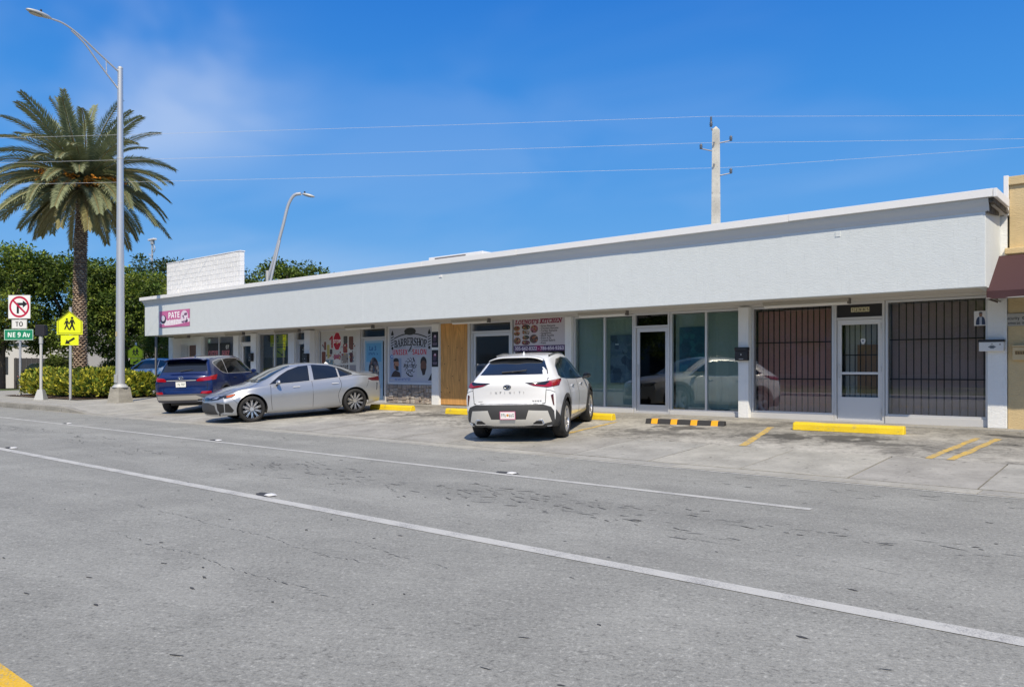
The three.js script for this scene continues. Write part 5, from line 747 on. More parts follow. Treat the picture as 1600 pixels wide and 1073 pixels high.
    h.add('trunk_spoiler', tube([[-2.10, 1.075, -0.58], [-2.17, 1.085, -0.35], [-2.18, 1.088, 0], [-2.17, 1.085, 0.35], [-2.10, 1.075, 0.58]], 0.016, 24, 6), silver);
    plate(h, 'rear', 0, 0.72, plateTex('#e9e4e4', (g) => { g.fillStyle = '#2f5d48'; marks(g, 22, 40, 212, 50, 7, 79); }));
    h.side('sill_trim', [[-0.98, 0.205], [-0.98, 0.235], [0.98, 0.225], [0.98, 0.195]], silverTrim, 0.008, 3);
    h.seam('side', [[-0.22, 0.97], [-0.22, 0.7], [-0.20, 0.27]]); h.seam('side', [[0.90, 0.91], [0.92, 0.6], [0.90, 0.28]]); h.seam('side', [[-1.0, 1.0], [-1.03, 0.80], [-0.93, 0.55], [-0.97, 0.30]]); h.seam('side', [[-1.40, 1.05], [-1.75, 1.03], [-2.1, 0.99]], 0.006); h.seam('side', [[-1.85, 0.88], [-1.80, 0.76], [-1.76, 0.70]], 0.007); h.seam('side', [[1.90, 0.655], [1.80, 0.54], [1.74, 0.47]], 0.007);
    for (const s of [-1, 1]) h.seam('top', [[1.20, s * 0.70], [1.6, s * 0.70], [1.95, s * 0.60], [2.12, s * 0.4]], 0.008);
    h.add('roof_fin', new THREE.ConeGeometry(0.05, 0.07, 12).scale(1.7, 1, 0.5).translate(-0.95, 1.405, 0), white);
    h.add('wiper', rod([1.16, 1.03, 0.5], [1.10, 1.06, -0.1], 0.008), plastic); h.add('wiper', rod([1.18, 1.02, -0.05], [1.10, 1.06, -0.6], 0.008), plastic);
  },
};
const sedan = buildCar(SEDAN, 'parked_car', 'silver four-door sedan parked with its nose towards the road', 'cars parked in front of the shops');
place(sedan, -19.41, 3.985, -1.838); sedan.scale.setScalar(1.03);

// --- dark blue family car
const navy = phys(0.004, 0.014, 0.085, 0.28, { metalness: 0.15, clearcoat: 1, clearcoatRoughness: 0.03 });
const FAMILY = {
  x0: -2.14, x1: 2.08, xr: -1.3825, xf: 1.3825, R: 0.365, rim: 0.25, tw: 0.24, track: 0.81, spokes: 5, style: 'broad', steer: 0,
  yT: [[-2.14, 1.19], [-2.09, 1.26], [-1.98, 1.44], [-1.86, 1.575], [-1.70, 1.635], [-1.3, 1.67], [-0.6, 1.69], [0, 1.68], [0.38, 1.62], [0.8, 1.40], [1.12, 1.21], [1.28, 1.15], [1.7, 1.08], [2.08, 0.94]],
  yB: [[-2.14, 1.10], [-1.6, 1.13], [-1.0, 1.09], [0, 1.06], [1.0, 1.03], [1.5, 0.99], [2.08, 0.85]],
  wB: [[-2.14, 0.80], [-1.9, 0.85], [-1.4, 0.88], [-0.6, 0.885], [0.4, 0.88], [1.2, 0.87], [1.8, 0.82], [2.08, 0.72]],
  wM: [[-2.14, 0.87], [-1.9, 0.915], [-1.4, 0.945], [-0.7, 0.93], [0.5, 0.93], [1.4, 0.94], [1.85, 0.89], [2.08, 0.80]],
  wR: [[-2.14, 0.70], [-1.9, 0.66], [-1.6, 0.635], [-0.6, 0.64], [0.1, 0.64], [0.45, 0.64], [0.9, 0.70], [1.25, 0.76], [1.7, 0.74], [2.08, 0.62]],
  crown: [[-2.14, 0.05], [-1.6, 0.055], [-0.6, 0.055], [0.4, 0.06], [1.2, 0.06], [2.08, 0.06]],
  yS: [[-2.14, 0.34], [-1.8, 0.28], [1.8, 0.26], [2.08, 0.25]], wS: [[-2.14, 0.80], [-1.6, 0.88], [0, 0.875], [1.6, 0.88], [2.08, 0.78]], crease: 0.72,
  rear: [[0.34, 0.14], [0.46, 0.21], [0.60, 0.225], [0.70, 0.20], [0.80, 0.16], [0.95, 0.175], [1.06, 0.17], [1.14, 0.11], [1.19, 0]], pr: 3.0,
  front: [[0.25, 0.16], [0.5, 0.24], [0.7, 0.23], [0.86, 0.12], [0.94, 0]], pf: 2.2, archW: 0.06, mirror: [0.78, 1.12, 0.86], handles: [[-0.62, 0.99], [0.36, 0.97]],
  mats: { paint: navy, rim: mat(0.5, 0.5, 0.52, 0.3, { metalness: 0.8 }), arch: mat(0.055, 0.06, 0.075, 0.6) },
  detail(h) {
    h.side('window_trim', [[1.02, 1.07], [0.78, 1.25], [0.42, 1.475], [0.1, 1.575], [-0.4, 1.60], [-1.2, 1.58], [-1.62, 1.53], [-1.74, 1.46], [-1.52, 1.24], [-1.36, 1.155], [-1.0, 1.12], [0, 1.09]], silverTrim, 0.003);
    h.side('window', [[0.93, 1.095], [0.40, 1.45], [0.08, 1.55], [0.0, 1.56], [0.02, 1.11]], carGlass, 0.006);
    h.side('window', [[-0.05, 1.112], [-0.06, 1.565], [-0.4, 1.58], [-0.95, 1.575], [-1.02, 1.14]], carGlass, 0.006);
    h.side('window', [[-1.07, 1.145], [-1.01, 1.572], [-1.25, 1.555], [-1.60, 1.505], [-1.69, 1.455], [-1.49, 1.25], [-1.34, 1.175]], carGlass, 0.006);
    h.side('pillar_trim', [[0.02, 1.11], [0.0, 1.56], [-0.06, 1.565], [-0.05, 1.112]], gloss, 0.007, 2);
    h.rear('rear_window', [[-0.70, 1.24], [0.70, 1.24], [0.68, 1.32], [0.60, 1.53], [-0.60, 1.53], [-0.68, 1.32]], carGlass, 0.005, 4);
    h.add('spoiler', gridGeo(24, 8, (u, v) => { const z = (u - 0.5) * 1.24, e = 1 - Math.pow(Math.abs(u - 0.5) * 2, 5), a = v * 2 * Math.PI; return [-1.93 + Math.cos(a) * 0.16 * (0.7 + 0.3 * e), 1.60 + 0.02 * e + Math.sin(a) * 0.026 - 0.04 * (1 - e), z]; }), navy);
    h.add('wiper', rod([-2.13, 1.265, -0.1], [-2.08, 1.30, 0.26], 0.012, 0.008), plastic);
    h.rear2('tail_light', [[0.45, 0.995], [0.54, 1.06], [0.72, 1.075], [0.86, 1.095], [0.865, 0.985], [0.70, 0.965], [0.48, 0.96]], redLens, 0.010, 3); h.side('tail_light_side', [[-2.13, 0.985], [-2.13, 1.10], [-1.82, 1.13], [-1.78, 1.12], [-1.92, 0.99]], redLens, 0.008, 3);
    h.rear('tailgate_trim', [[-0.44, 0.98], [0.44, 0.98], [0.44, 1.008], [-0.44, 1.008]], silverTrim, 0.012, 3);
    { const d = h.P.hit('rear', 0, 1.07).dep, e = new THREE.TorusGeometry(0.05, 0.007, 8, 28); e.scale(1.45, 0.8, 1); e.rotateY(Math.PI / 2); h.add('emblem', e.translate(-d - 0.014, 1.075, 0), chrome); h.add('emblem_bar', merge([rod([-d - 0.014, 1.04, -0.03], [-d - 0.014, 1.11, -0.02], 0.006), rod([-d - 0.014, 1.04, 0.02], [-d - 0.014, 1.11, 0.03], 0.006), rod([-d - 0.014, 1.07, -0.025], [-d - 0.014, 1.08, 0.025], 0.006)]), chrome); }
    plate(h, 'rear', 0, 0.88, plateTex('#e6e6e0', (g) => { g.fillStyle = '#38543f'; marks(g, 22, 40, 212, 50, 7, 78); }));
    h.rear2('fog_light', [[0.56, 0.60], [0.60, 0.665], [0.83, 0.665], [0.845, 0.61], [0.72, 0.585]], redLens, 0.012, 3);
    h.rear('bumper_trim', [[-0.84, 0.56], [-0.5, 0.60], [0.5, 0.60], [0.84, 0.56], [0.85, 0.38], [0.78, 0.355], [-0.78, 0.355], [-0.85, 0.38]], mat(0.09, 0.09, 0.10, 0.5), 0.006, 4);
    h.rear('skid_plate', [[-0.80, 0.545], [0.44, 0.555], [0.58, 0.49], [0.64, 0.42], [-0.80, 0.42]], mat(0.52, 0.50, 0.46, 0.32, { metalness: 0.6 }), 0.011, 4); h.side('bumper_side', [[-2.13, 0.36], [-2.13, 0.58], [-1.86, 0.56], [-1.83, 0.36]], mat(0.26, 0.25, 0.23, 0.5), 0.006, 3);
    { const d = h.P.hit('rear', 0.56, 0.42).dep, o = tube([[-d - 0.01, 0.40, 0.44], [-d - 0.01, 0.45, 0.46], [-d - 0.01, 0.455, 0.62], [-d - 0.01, 0.40, 0.66], [-d - 0.01, 0.385, 0.55]], 0.012, 40, 6, true); h.add('exhaust_tip', o, chrome); h.rear('exhaust_opening', [[0.46, 0.40], [0.48, 0.44], [0.62, 0.445], [0.64, 0.40]], seamMat, 0.014, 2); }
    h.side('sill_trim', [[-0.96, 0.27], [-0.96, 0.34], [0.96, 0.34], [0.96, 0.27]], mat(0.055, 0.06, 0.075, 0.6), 0.006);
    h.seam('side', [[-0.03, 1.08], [-0.02, 0.7], [-0.02, 0.36]]); h.seam('side', [[-1.04, 1.12], [-1.0, 0.86], [-0.9, 0.62]]); h.seam('side', [[1.0, 1.0], [0.98, 0.7], [0.93, 0.40]]); h.seam('rear', [[-0.74, 0.72], [0.74, 0.72]], 0.012); for (const s of [-1, 1]) h.seam('rear', [[s * 0.74, 0.72], [s * 0.74, 0.96], [s * 0.73, 1.2]], 0.009);
    h.add('roof_fin', new THREE.ConeGeometry(0.05, 0.07, 12).scale(1.7, 1, 0.5).translate(-1.3, 1.70, 0), navy);
    h.top('windshield', [[0.36, -0.55], [0.36, 0.55], [1.08, 0.68], [1.14, 0.4], [1.16, 0], [1.14, -0.4], [1.08, -0.68]], carGlass, 0.005, 4);
    h.front2('headlight', [[0.42, 0.74], [0.70, 0.83], [0.76, 0.80], [0.72, 0.72], [0.5, 0.69]], lampGlass, 0.006, 3); h.front('grille', [[-0.4, 0.78], [0.4, 0.78], [0.36, 0.45], [-0.36, 0.45]], gloss, 0.006, 3);
  },
};
const blueCar = buildCar(FAMILY, 'parked_car', 'dark blue family car parked nose-in beside the silver sedan', 'cars parked in front of the shops');
place(blueCar, -24.92, 3.31, 2.215); blueCar.scale.setScalar(1.04);
// ------------------------------------------------------------ street lamp, signs, posts at the corner
const galv = mat(0.56, 0.57, 0.58, 0.42, { metalness: 0.55 }), galvOld = mat(0.50, 0.51, 0.50, 0.55, { metalness: 0.35, bumpMap: conBump, bumpScale: 0.002 });
{ const t = thing('street_lamp', 'tall aluminium street lamp with arching arm at the kerb', 'street lamp', [-29.4, -0.12, 4.55]);
  const bs = new THREE.CylinderGeometry(0.34, 0.46, 0.62, 4, 1); bs.rotateY(Math.PI / 4 + 0.25); bs.translate(0, 0.31, 0); mesh('base', bs.toNonIndexed(), mat(0.95, 0.93, 0.9, 0.85, { map: conMap, bumpMap: conBump, bumpScale: 0.004 }), t);
  t.children[0].geometry.computeVertexNormals();
  mesh('base_collar', new THREE.CylinderGeometry(0.2, 0.3, 0.12, 16).translate(0, 0.67, 0), galvOld, t); mesh('access_cover', box(-0.06, 0.10, 0.78, 1.1, 0.14, 0.21, 0.01), galvOld, t);
  mesh('pole', rod([0, 0.6, 0], [0, 12.75, 0], 0.165, 0.095, 20), galv, t); for (const y of [3.2, 7.6, 9.3]) mesh('band', rod([0, y, 0], [0, y + 0.05, 0], 0.15 - y * 0.003, 0.15 - y * 0.003, 20), galvOld, t); mesh('cap', new THREE.SphereGeometry(0.1, 14, 8, 0, 6.3, 0, 1.6).translate(0, 12.75, 0), galvOld, t);
  mesh('sticker', box(-0.06, 0.06, 2.55, 2.72, 0.145, 0.157), mat(0.5, 0.42, 0.24, 0.6), t);
  mesh('arm', tube([[0, 12.62, 0.05], [0, 13.12, 0.8], [0, 13.62, 1.55], [0, 13.83, 2.05], [0, 13.86, 2.5]], 0.036, 40, 8), galv, t); mesh('arm_brace', tube([[0, 11.95, 0.06], [0, 12.7, 0.75], [0, 13.35, 1.32], [0, 13.66, 1.75]], 0.032, 30, 8), galv, t); mesh('arm_strut', rod([0, 12.47, 0.5], [0, 12.93, 0.52], 0.018), galv, t);
  const hd = new THREE.SphereGeometry(1, 24, 14); hd.scale(0.155, 0.085, 0.42); const q = hd.attributes.position; for (let i = 0; i < q.count; i++) if (q.getY(i) < -0.03) q.setY(i, -0.03 - (q.getY(i) + 0.03) * -0.35); hd.computeVertexNormals(); hd.rotateX(-0.08); mesh('lamp_head', hd.translate(0, 13.9, 2.82), galvOld, t); mesh('lens', new THREE.CircleGeometry(0.13, 20).scale(1, 1.7, 1).rotateX(Math.PI / 2 - 0.08).translate(0, 13.835, 2.92), mat(0.5, 0.45, 0.36, 0.3), t); mesh('photocell', new THREE.CylinderGeometry(0.035, 0.035, 0.09, 12).translate(0, 14.02, 2.75), dark, t); }
scene.children[scene.children.length - 1].scale.setScalar(0.945);
const signPost = (t, h, r = 0.035) => { mesh('post', rod([0, 0, 0], [0, h, 0], r, r, 12), galv, t); };
const face = 0.62;   // turn that faces the traffic
{ const t = thing('traffic_sign', 'no right turn sign with TO plate above green street name', 'traffic sign', [-40.05, -0.1, 4.36], face);
  signPost(t, 4.62, 0.05); mesh('post_base', merge([box(-0.14, 0.14, 0, 0.05, -0.14, 0.14, 0.01), rod([0, 0, 0], [0, 0.2, 0], 0.07)]), galvOld, t); for (const [a, b] of [[-.1, -.1], [.1, -.1], [-.1, .1], [.1, .1]]) mesh('bolt', rod([a, 0.04, b], [a, 0.1, b], 0.02), galvOld, t);
  const m = print(256, 256, (g, w) => { g.fillStyle = '#e9e9e7'; g.fillRect(0, 0, w, w); g.strokeStyle = '#c5c5c3'; g.lineWidth = 4; g.strokeRect(3, 3, w - 6, w - 6); g.fillStyle = '#1a1c1f'; g.fillRect(98, 110, 26, 90); g.fillRect(98, 84, 80, 28); g.beginPath(); g.moveTo(168, 58); g.lineTo(222, 98); g.lineTo(168, 138); g.fill(); g.strokeStyle = '#b5123c'; g.lineWidth = 22; g.beginPath(); g.arc(128, 128, 105, 0, 7); g.stroke(); g.lineWidth = 20; g.beginPath(); g.moveTo(54, 56); g.lineTo(202, 200); g.stroke(); });
  const sg = (nm, x0, x1, y0, y1, mm, z = 0.055) => mesh(nm, panel(x0, x1, y0, y1, z, z + 0.006), [galv, galv, galv, galv, mm, galv], t);
  sg('sign_panel', -0.55, 0.55, 3.62, 4.72, m); sg('plate', -0.38, 0.38, 3.15, 3.58, print(256, 140, (g, w, h) => { g.fillStyle = '#dfdfdc'; g.fillRect(0, 0, w, h); g.strokeStyle = '#333'; g.lineWidth = 3; g.strokeRect(5, 5, w - 10, h - 10); g.fillStyle = '#17181a'; g.font = 'bold 100px sans-serif'; g.textAlign = 'center'; g.fillText('TO', w / 2, 106); }));
  sg('street_name', -0.74, 0.70, 2.62, 3.12, print(512, 180, (g, w, h) => { g.fillStyle = '#17855f'; g.fillRect(0, 0, w, h); g.strokeStyle = '#cfe3d8'; g.lineWidth = 8; g.strokeRect(6, 6, w - 12, h - 12); g.fillStyle = '#e8f1ec'; g.font = 'bold 112px sans-serif'; g.textAlign = 'center'; g.fillText('NE 9 Av', w / 2, 130, 460); }), 0.07); }
scene.children[scene.children.length - 1].scale.setScalar(0.96);
{ const t = thing('pedestrian_signal', 'black pedestrian signal seen from behind on a grey pole', 'signal', [-35.1, -0.12, 5.2], 0.75);
  const b = new THREE.CylinderGeometry(0.15, 0.30, 0.46, 4); b.rotateY(Math.PI / 4); b.translate(0, 0.23, 0); const bg = b.toNonIndexed(); bg.computeVertexNormals(); mesh('pedestal', bg, galvOld, t); mesh('pole', rod([0, 0.4, 0], [0, 2.85, 0], 0.062, 0.058, 14), mat(0.62, 0.62, 0.6, 0.5, { metalness: 0.3 }), t); mesh('bracket', rod([0, 2.5, 0], [0, 2.9, 0], 0.085, 0.08, 14), galvOld, t); mesh('signal_head', box(-0.21, 0.21, 2.84, 3.34, -0.12, 0.12, 0.03), mat(0.014, 0.014, 0.02, 0.6), t); mesh('visor', box(-0.18, 0.18, 2.88, 3.30, -0.24, -0.121, 0.02), dark, t); mesh('hinge', box(0.211, 0.23, 2.95, 3.25, -0.05, 0.05), dark, t); }
scene.children[scene.children.length - 1].scale.setScalar(0.90);

{ const kids = (g, w) => { g.fillStyle = '#14150c'; const fig = (x, y, s) => { g.beginPath(); g.arc(x, y, 11 * s, 0, 7); g.fill(); g.beginPath(); g.moveTo(x - 12 * s, y + 14 * s); g.lineTo(x + 12 * s, y + 14 * s); g.lineTo(x + 26 * s, y + 52 * s); g.lineTo(x + 18 * s, y + 56 * s); g.lineTo(x + 9 * s, y + 36 * s); g.lineTo(x + 9 * s, y + 62 * s); g.lineTo(x + 26 * s, y + 108 * s); g.lineTo(x + 14 * s, y + 112 * s); g.lineTo(x, y + 76 * s); g.lineTo(x - 16 * s, y + 112 * s); g.lineTo(x - 27 * s, y + 107 * s); g.lineTo(x - 10 * s, y + 60 * s); g.lineTo(x - 12 * s, y + 38 * s); g.lineTo(x - 22 * s, y + 58 * s); g.lineTo(x - 29 * s, y + 53 * s); g.fill(); }; fig(100, 92, 1.0); fig(152, 78, 1.18); };
  const yMat = print(256, 256, (g, w, h) => { g.fillStyle = '#dfe81a'; g.fillRect(0, 0, w, h); g.strokeStyle = '#14150c'; g.lineWidth = 5; g.beginPath(); g.moveTo(14, 242); g.lineTo(14, 108); g.lineTo(128, 14); g.lineTo(242, 108); g.lineTo(242, 242); g.closePath(); g.stroke(); kids(g, w); });
  const arrow = print(256, 160, (g, w, h) => { g.fillStyle = '#dfe81a'; g.fillRect(0, 0, w, h); g.fillStyle = '#14150c'; g.beginPath(); g.moveTo(190, 30); g.lineTo(205, 60); g.lineTo(120, 115); g.lineTo(140, 140); g.lineTo(60, 140); g.lineTo(85, 65); g.lineTo(103, 90); g.fill(); });
  const crossing = (label, x, z, turn, gy, k, hp) => { const t = thing('school_crossing_sign', label, 'traffic sign', [x, gy, z], turn, 'yellow school crossing signs'); signPost(t, hp + 1.2 * k, 0.05);
    const s = new THREE.Shape([[-.55, 0], [.55, 0], [.55, .58], [0, 1.02], [-.55, .58]].map(p => new THREE.Vector2(p[0] * k, p[1] * k))); const g = new THREE.ExtrudeGeometry(s, { depth: 0.006, bevelEnabled: false }); const p = g.attributes.position, uv = g.attributes.uv; for (let i = 0; i < p.count; i++) uv.setXY(i, p.getX(i) / (1.1 * k) + 0.5, p.getY(i) / (1.04 * k)); g.translate(0, hp, 0.055); mesh('sign_panel', g, [yMat, galv], t);
    mesh('arrow_plate', panel(-0.38 * k, 0.38 * k, hp - 0.46 * k, hp - 0.03 * k, 0.055, 0.061), [galv, galv, galv, galv, arrow, galv], t); return t; };
  crossing('yellow school crossing sign with arrow plate before the palm trunk', -33.49, 4.7, 0.75, -0.1, 0.90, 2.56);
  crossing('smaller yellow school crossing sign in the trees behind the street lamp', -45.4, -3.2, 0.85, -0.02, 0.74, 1.75); }
{ const t = thing('metal_post', 'thin dark grey metal post behind the blue car', 'post', [-35.5, -0.0, 0.35]); mesh('shaft', rod([0, 0, 0], [0, 2.95, 0], 0.05, 0.05, 12), mat(0.16, 0.16, 0.17, 0.6), t); mesh('cap', new THREE.SphereGeometry(0.055, 10, 8).translate(0, 2.95, 0), mat(0.16, 0.16, 0.17, 0.6), t); mesh('foot', box(-0.1, 0.1, 0, 0.02, -0.1, 0.1), mat(0.16, 0.16, 0.17, 0.6), t); }
{ const t = thing('street_lamp', 'slanting lamp arm rising behind the white shops', 'street lamp', [-44.1, 0, -10.9]);
  const up = (y, dx = 0) => [lerp(0, 1.06, (y - 6.9) / 5.1) + dx, y, lerp(0, -0.91, (y - 6.9) / 5.1)];
  mesh('pole', rod([-0.1, -0.05, 0.05], [-0.1, 7.3, 0.05], 0.13, 0.10, 14), galvOld, t); mesh('arm', tube([up(6.2, -0.1), up(8), up(10), up(11.6), [1.25, 12.05, -1.05], [1.55, 12.12, -1.3]], 0.10, 50, 8), galv, t); mesh('arm_brace', tube([up(6.4, 0.35), up(7.6, 0.24), up(9.2, 0.1)], 0.075, 20, 8), galv, t);
  const hd = new THREE.SphereGeometry(1, 18, 10); hd.scale(0.42, 0.10, 0.17); hd.rotateZ(-0.25); hd.rotateY(0.7); mesh('lamp_head', hd.translate(1.9, 12.02, -1.6), galvOld, t); mesh('photocell', new THREE.CylinderGeometry(0.05, 0.05, 0.12, 10).translate(1.72, 12.2, -1.45), dark, t); }
{ const t = thing('camera_mast', 'far thin mast with cameras and aerials above the trees', 'mast', [-59.6, -0.4, -10.8]); mesh('mast', rod([0, 0, 0], [0, 11.2, 0], 0.09, 0.07, 10), galv, t); mesh('camera_hood', box(-0.45, 0.45, 11.2, 11.34, -0.14, 0.14, 0.03).rotateZ(0.0), mat(0.7, 0.7, 0.7, 0.4), t); mesh('camera', box(-0.1, 0.2, 10.9, 11.18, -0.1, 0.1, 0.02), galvOld, t); for (const [x, y] of [[-0.35, 10.1], [0.3, 10.0], [-0.2, 9.8], [0.38, 10.45]]) mesh('aerial', rod([0, y - 0.1, 0], [x, y + 0.1, 0.1], 0.03, 0.03, 6), galvOld, t); mesh('aerial_loop', new THREE.TorusGeometry(0.24, 0.03, 6, 16).translate(0.2, 10.55, 0), galvOld, t); }

// ------------------------------------------------------------ power pole and wires behind the shops
{ const pc = mat(1.75, 1.72, 1.66, 0.85, { map: conMap }), X = -13.35, Z = -10, t = thing('power_pole', 'square concrete power pole behind the shops', 'power pole', [X, -0.02, Z]), por = mat(0.10, 0.11, 0.13, 0.3), st = mat(0.3, 0.3, 0.31, 0.5, { metalness: 0.5 });
  const s = new THREE.CylinderGeometry(0.145, 0.23, 9.95, 4, 1); s.rotateY(Math.PI / 4); const sg = s.toNonIndexed(); sg.computeVertexNormals(); mesh('shaft', uvm(sg.translate(0, 4.975, 0), 0.4), pc, t); const tip = new THREE.ConeGeometry(0.145, 0.13, 4).rotateY(Math.PI / 4).toNonIndexed(); tip.computeVertexNormals(); mesh('tip', tip.translate(0, 10.015, 0), pc, t);
  const ins = (x, y, z) => { const pr = [[0.02, 0], [0.06, 0.02], [0.03, 0.05], [0.07, 0.08], [0.03, 0.11], [0.065, 0.14], [0.02, 0.2]].map(p => new THREE.Vector2(...p)); mesh('insulator', new THREE.LatheGeometry(pr, 14).translate(x, y, z), por, t); };
  const R0 = [0.76, -0.65]; const along = (d, y) => [R0[0] * d, y, R0[1] * d];
  for (const [d, y] of [[0.55, 9.55], [-0.55, 9.25], [0.55, 8.35]]) { const q = along(d, y); mesh('bracket', rod(along(Math.sign(d) * 0.08, y - 0.1), q, 0.025, 0.02, 8), st, t); ins(q[0], y - 0.02, q[2]); }
  mesh('top_bracket', rod(along(-0.05, 9.8), along(-0.17, 10.0), 0.03), st, t); ins(...along(-0.18, 10.05)); mesh('top_pin', rod(along(-0.18, 10.1), along(-0.18, 10.42), 0.045, 0.035), por, t);
  for (const y of [6.35, 8.6, 9.4]) mesh('bolt', box(-0.03, 0.03, y, y + 0.06, 0.14, 0.19), st, t);
  mesh('flood_lamp', merge([rod(along(-0.1, 6.0), along(-0.32, 6.35), 0.03), new THREE.ConeGeometry(0.17, 0.16, 14, 1).translate(-0.34, 6.22, 0.29)]), dark, t);
  const wm = mat(0.6, 0.62, 0.64, 0.6), wire = (label, y, dx, sl, sr, sag, i0 = -34) => { const b = [X + R0[0] * dx, y, Z + R0[1] * dx], pts = []; for (let i = i0; i <= 34; i++) { const q = i * 1.6, k = Math.abs(q) / 55; pts.push([b[0] + R0[0] * q, y + (i < 0 ? sl * q : sr * q) - sag * 4 * k * (1 - k), b[2] + R0[1] * q]); } single(mesh('power_line', tube(pts, 0.0045, 160, 5), wm), label, 'power line', 'overhead lines behind the shops'); };
  wire('topmost overhead wire across the sky', 10.42, -0.18, 0.026, 0.010, 0.12); wire('second overhead wire just below the pole top, left bracket', 9.44, -0.55, 0.024, 0.020, 0.12); wire('lowest of the high overhead wires, on the lower right bracket', 8.54, 0.55, 0.020, 0.075, 0.1);
  wire('low cable crossing the pole near the roof line', 6.35, 0.1, 0.19, 0.01, 0.02, -6); }
// ------------------------------------------------------------ plants
const leafMat = (t = 0.32) => new THREE.MeshPhysicalMaterial({ color: 0xffffff, vertexColors: true, roughness: 0.72, transmission: t, thickness: 0, ior: 1.3, side: THREE.DoubleSide, specularIntensity: 0.5 });
// many small folded leaves; add(position, size, normal-ish direction, colour)
class Leaves {
  constructor() { this.p = []; this.c = []; this.n = []; }
  add(x, y, z, s, w, col, dir) {
    const t = V(rr(-1, 1), rr(-0.6, 0.6), rr(-1, 1)).add(dir).normalize(), up = V(rr(-.6, .6), 1, rr(-.6, .6)).normalize(), b = V().crossVectors(t, up).normalize(), n = V().crossVectors(b, t);
    const A = [x, y, z], T = [x + t.x * s, y + t.y * s, z + t.z * s], mx = x + t.x * s * 0.5, my = y + t.y * s * 0.5 + n.y * s * 0.06, mz = z + t.z * s * 0.5, L = [mx + b.x * w, my + b.y * w, mz + b.z * w], Rr = [mx - b.x * w, my - b.y * w, mz - b.z * w];
    for (const q of [A, T, Rr, A, L, T]) { this.p.push(...q); this.n.push(n.x, n.y, n.z); this.c.push(...col); }
  }
  geo() { const g = new THREE.BufferGeometry(); g.setAttribute('position', new THREE.Float32BufferAttribute(this.p, 3)); g.setAttribute('normal', new THREE.Float32BufferAttribute(this.n, 3)); g.setAttribute('color', new THREE.Float32BufferAttribute(this.c, 3)); return g; }
}
